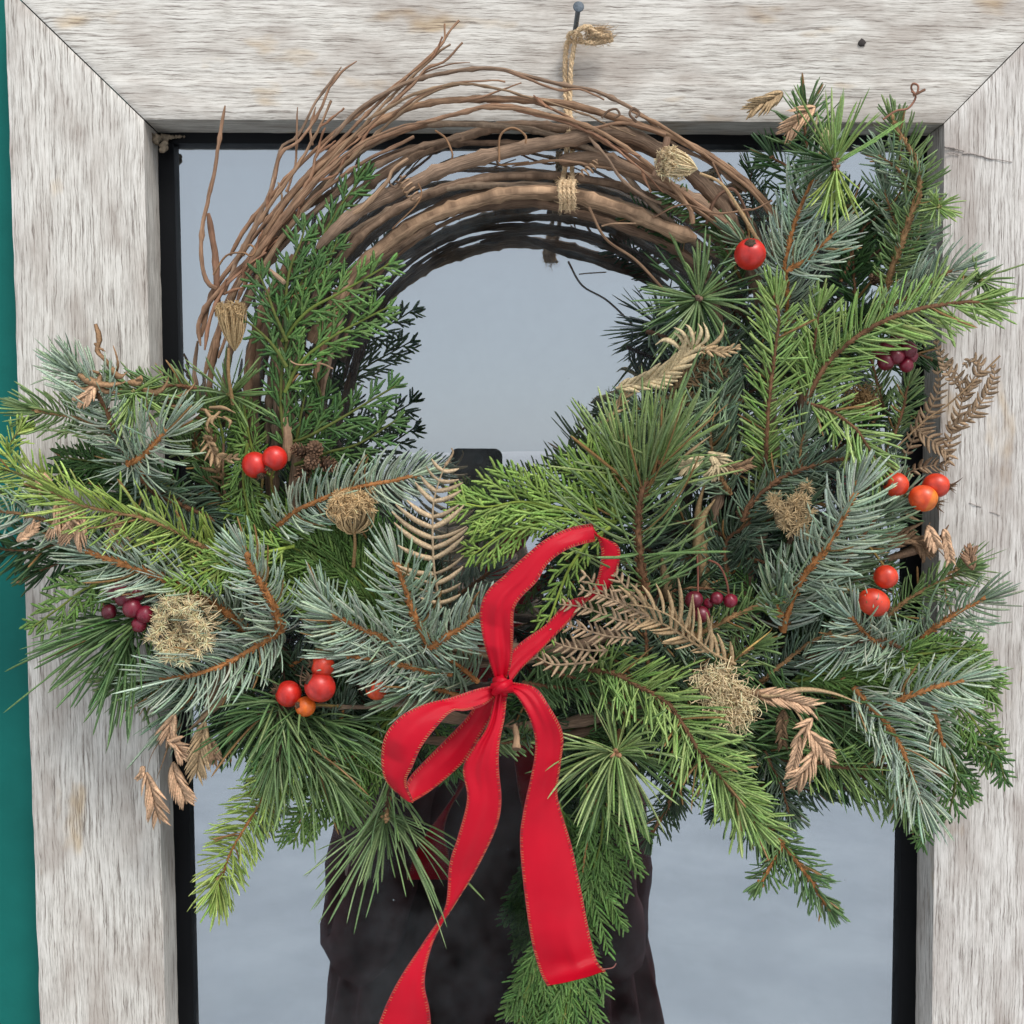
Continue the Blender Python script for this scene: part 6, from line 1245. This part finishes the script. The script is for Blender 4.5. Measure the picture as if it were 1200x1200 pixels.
E = [(0,1),(1,2),(2,3),(3,4),(4,5),(5,6),(6,7),(2,8),(8,9),(9,10),(10,11),(2,12),(12,13),(13,14),(14,15),(0,16),(16,17),(17,18),(18,19),(0,20),(20,21),(21,22),(22,23)]
skin('body', V, E, M_skin, person)
# face
fc = np.array([0, by + .105, -.285]); mb = MB(); mb.blob(fc + np.array([0, .008, -.012]), .013, (0, .4, -1), 1.7, 12, 8); mb.build('nose', M_skin, person)
for s in (-1, 1):
    mb = MB(); mb.blob(np.array([s * .031, by + .096, -.262]), .012, (0, 1, 0), .8, 12, 8); mb.build('eye', plain('eye', (.55, .5, .48), .2), person)
    mb = MB(); mb.blob(np.array([s * .074, by + .02, -.275]), .026, (s, 0, 0), .4, 12, 8); mb.build('ear', M_skin, person)
mb = MB(); mb.tube(smooth_path([np.array([-.024, by + .098, -.335]), np.array([0, by + .108, -.332]), np.array([.024, by + .098, -.335])], 10), .005, 8); mb.build('mouth', plain('lips', (.42, .14, .12), .4), person)
mb = MB(); G = []
th = np.linspace(.05, math.pi * .80, 18); ph = np.linspace(0, 2 * math.pi, 33)
for a in th:
    G.append([[.094 * math.sin(a) * math.cos(b_), by - .004 + (.112 if math.sin(b_) < 0 else .098) * math.sin(a) * math.sin(b_) * (1 if (a < 1.0 or math.sin(b_) < .35) else .55), -.268 + .108 * math.cos(a)] for b_ in ph])
mb.grid(np.array(G)); mb.build('hair', M_hair, person)
# coat: one surface for the trunk and one sleeve each side
def loft(rings, seg=40, fold=.0, nf=9):
    z = np.array([r[0] for r in rings]); zz = np.linspace(z[0], z[-1], 60); f = lambda k: np.interp(zz, z[::-1], np.array([r[k] for r in rings])[::-1]) if z[0] > z[-1] else np.interp(zz, z, [r[k] for r in rings])
    a = np.linspace(0, 2 * math.pi, seg * 2 + 1); cx, cy, rx, ry = f(1), f(2), f(3), f(4); amt = np.linspace(0.2, 1, 60)[:, None] * fold
    m = 1 + amt * np.sin(a * nf + np.sin(zz * 9)[:, None]) * .6 + amt * .5 * np.sin(a * 5 + 2 + zz[:, None] * 6)
    return np.stack([cx[:, None] + rx[:, None] * np.cos(a) * m, cy[:, None] + ry[:, None] * np.sin(a) * m, zz[:, None] + 0 * a], -1)
mb = MB(); mb.grid(loft([(-.42, 0, by + .01, .07, .07), (-.455, 0, by + .01, .10, .085), (-.48, 0, by + .01, .17, .10), (-.53, 0, by + .01, .225, .125), (-.62, 0, by + .01, .25, .16), (-.80, 0, by + .01, .262, .165), (-.95, 0, by + .01, .290, .18), (-1.25, 0, by + .01, .32, .21)], seg=90, fold=.11, nf=17)); coat = mb.build('coat', M_coat, person)
for s in (-1, 1):
    mb = MB(); p = smooth_path([np.array([s * .165, by + .01, -.52]), np.array([s * .21, by + .05, -.68]), np.array([s * (.225 if s < 0 else .205), by + .10, -.84]), np.array([s * .19, by + .145, -.74]), np.array([s * .125, by + .205, -.45]), np.array([s * .075, by + .245, -.30])], 40)
    mb.tube(p, np.interp(np.linspace(0, 1, 40), [0, .3, .5, 1], [.082, .068, .060, .048]) * (1 + .04 * np.sin(np.linspace(0, 60, 40))), 18, ripple=.02); mb.build('sleeve', M_coat, person)
    mb = MB(); mb.tube(smooth_path([np.array([s * .09, by, -.98]), np.array([s * .095, by + .01, -1.38]), np.array([s * .10, by - .01, -1.76])], 24), np.linspace(.11, .07, 24), 16); mb.build('trouser_leg', M_trs, person)
    mb = MB(); mb.tube(smooth_path([np.array([s * .10, by - .05, -1.775]), np.array([s * .10, by + .06, -1.78]), np.array([s * .105, by + .17, -1.795])], 14), np.interp(np.linspace(0, 1, 14), [0, .3, .8, 1], [.036, .045, .036, .015]), 14); mb.build('shoe', M_shoe, person)
# hands: palm plus five fingers round the phone
py_ = -D0 - .011
def hand(s, wx, wz):
    # s = side of the phone the hand holds; phone edges at x = -.063 / .013
    ex = -.064 if s < 0 else .014
    w0 = np.array([wx, by + .265, wz])
    pc = np.array([ex + s * .014, py_ - .022, wz + .055])
    Vh = [(*w0, .021), (*((w0 + pc) / 2), (.026, .016)), (*pc, (.030, .014)), (*(pc + np.array([0, .004, .028])), (.028, .013))]
    Eh = [(0, 1), (1, 2), (2, 3)]
    skin('hand', Vh, Eh, M_skin, person, 2)
    for k, L_ in enumerate((.9, 1.0, .95, .8)):
        z = pc[2] + .034 - k * .019; a = np.array([pc[0], pc[1] + .004, z]); b_ = np.array([ex + s * .012, py_ + .004, z + .004]); c_ = np.array([ex - s * .010, py_ + .0175, z + .004]); d_ = np.array([ex - s * .034 * L_, py_ + .0175, z + .003])
        mb = MB(); p = smooth_path([a, b_, c_, d_], 18); mb.tube(p, np.interp(np.linspace(0, 1, 18), [0, .5, .95, 1], [.0095, .0085, .0070, .004]), 10); mb.build('finger', M_skin, person)
    a = pc + np.array([0, -.002, .018]); mb = MB(); mb.tube(smooth_path([a, a + np.array([-s * .008, -.004, .018]), np.array([ex - s * .012, py_ - .011, a[2] + .034])], 14), np.interp(np.linspace(0, 1, 14), [0, .6, 1], [.0115, .0095, .006]), 10); mb.build('thumb', M_skin, person)
hand(-1, -.082, -.20); hand(1, .052, -.20)
# phone: rounded slab just behind the camera
ph_ = empty('phone', (-.025, py_, -.065), 'black phone held up in both hands, mirrored dark in the glass above the bow', 'phone')
def rrect(cx, cz, w_, h_, r, k=6):
    out = []
    for sx, sz, a0 in ((1, 1, 0), (-1, 1, 90), (-1, -1, 180), (1, -1, 270)):
        for i in range(k + 1):
            a = math.radians(a0 + 90 * i / k); out.append((cx + sx * (w_ / 2 - r) + r * math.cos(a), cz + sz * (h_ / 2 - r) + r * math.sin(a)))
    return out
def slab2(cx, cz, w_, h_, r, y0, y1, bev=.0012):
    mb = MB(); rings = []
    for y, ins in ((y0, bev), (y0 + bev * .4, 0), (y1 - bev * .4, 0), (y1, bev)):
        rings.append([[x, y, z] for x, z in rrect(cx, cz, w_ - 2 * ins, h_ - 2 * ins, r)])
    R_ = np.array(rings); R_ = np.concatenate([R_, R_[:, :1]], 1); mb.grid(R_)
    for q in (0, -1):
        ring = R_[q][:-1]; c = ring.mean(0); k = len(ring); mb.add(np.vstack([ring, c]), None, [[k, i, (i + 1) % k] for i in range(k)])
    return mb
M_ph = plain('black_phone_glass', (.006, .008, .012), .12, .6); M_lens = plain('lens_ring', (.03, .03, .035), .2, .6, metal=.5)
slab2(-.0255, -.0635, .077, .155, .012, py_ + .0045, py_ - .0045).build('phone_body', M_ph, ph_, smooth=False)
slab2(-.0255, -.0635, .070, .148, .009, py_ - .0046, py_ - .0050, .0001).build('screen', plain('screen', (.01, .01, .012), .1, .6), ph_, smooth=False)
for x, z in ((.0195 - .024, .0125 - .028), (.0195 - .042, .0125 - .014)):
    mb = MB(); mb.tube([[x, py_ + .0040, z], [x, py_ + .0062, z]], .0075, 20); mb.build('lens', M_lens, ph_, smooth=False)
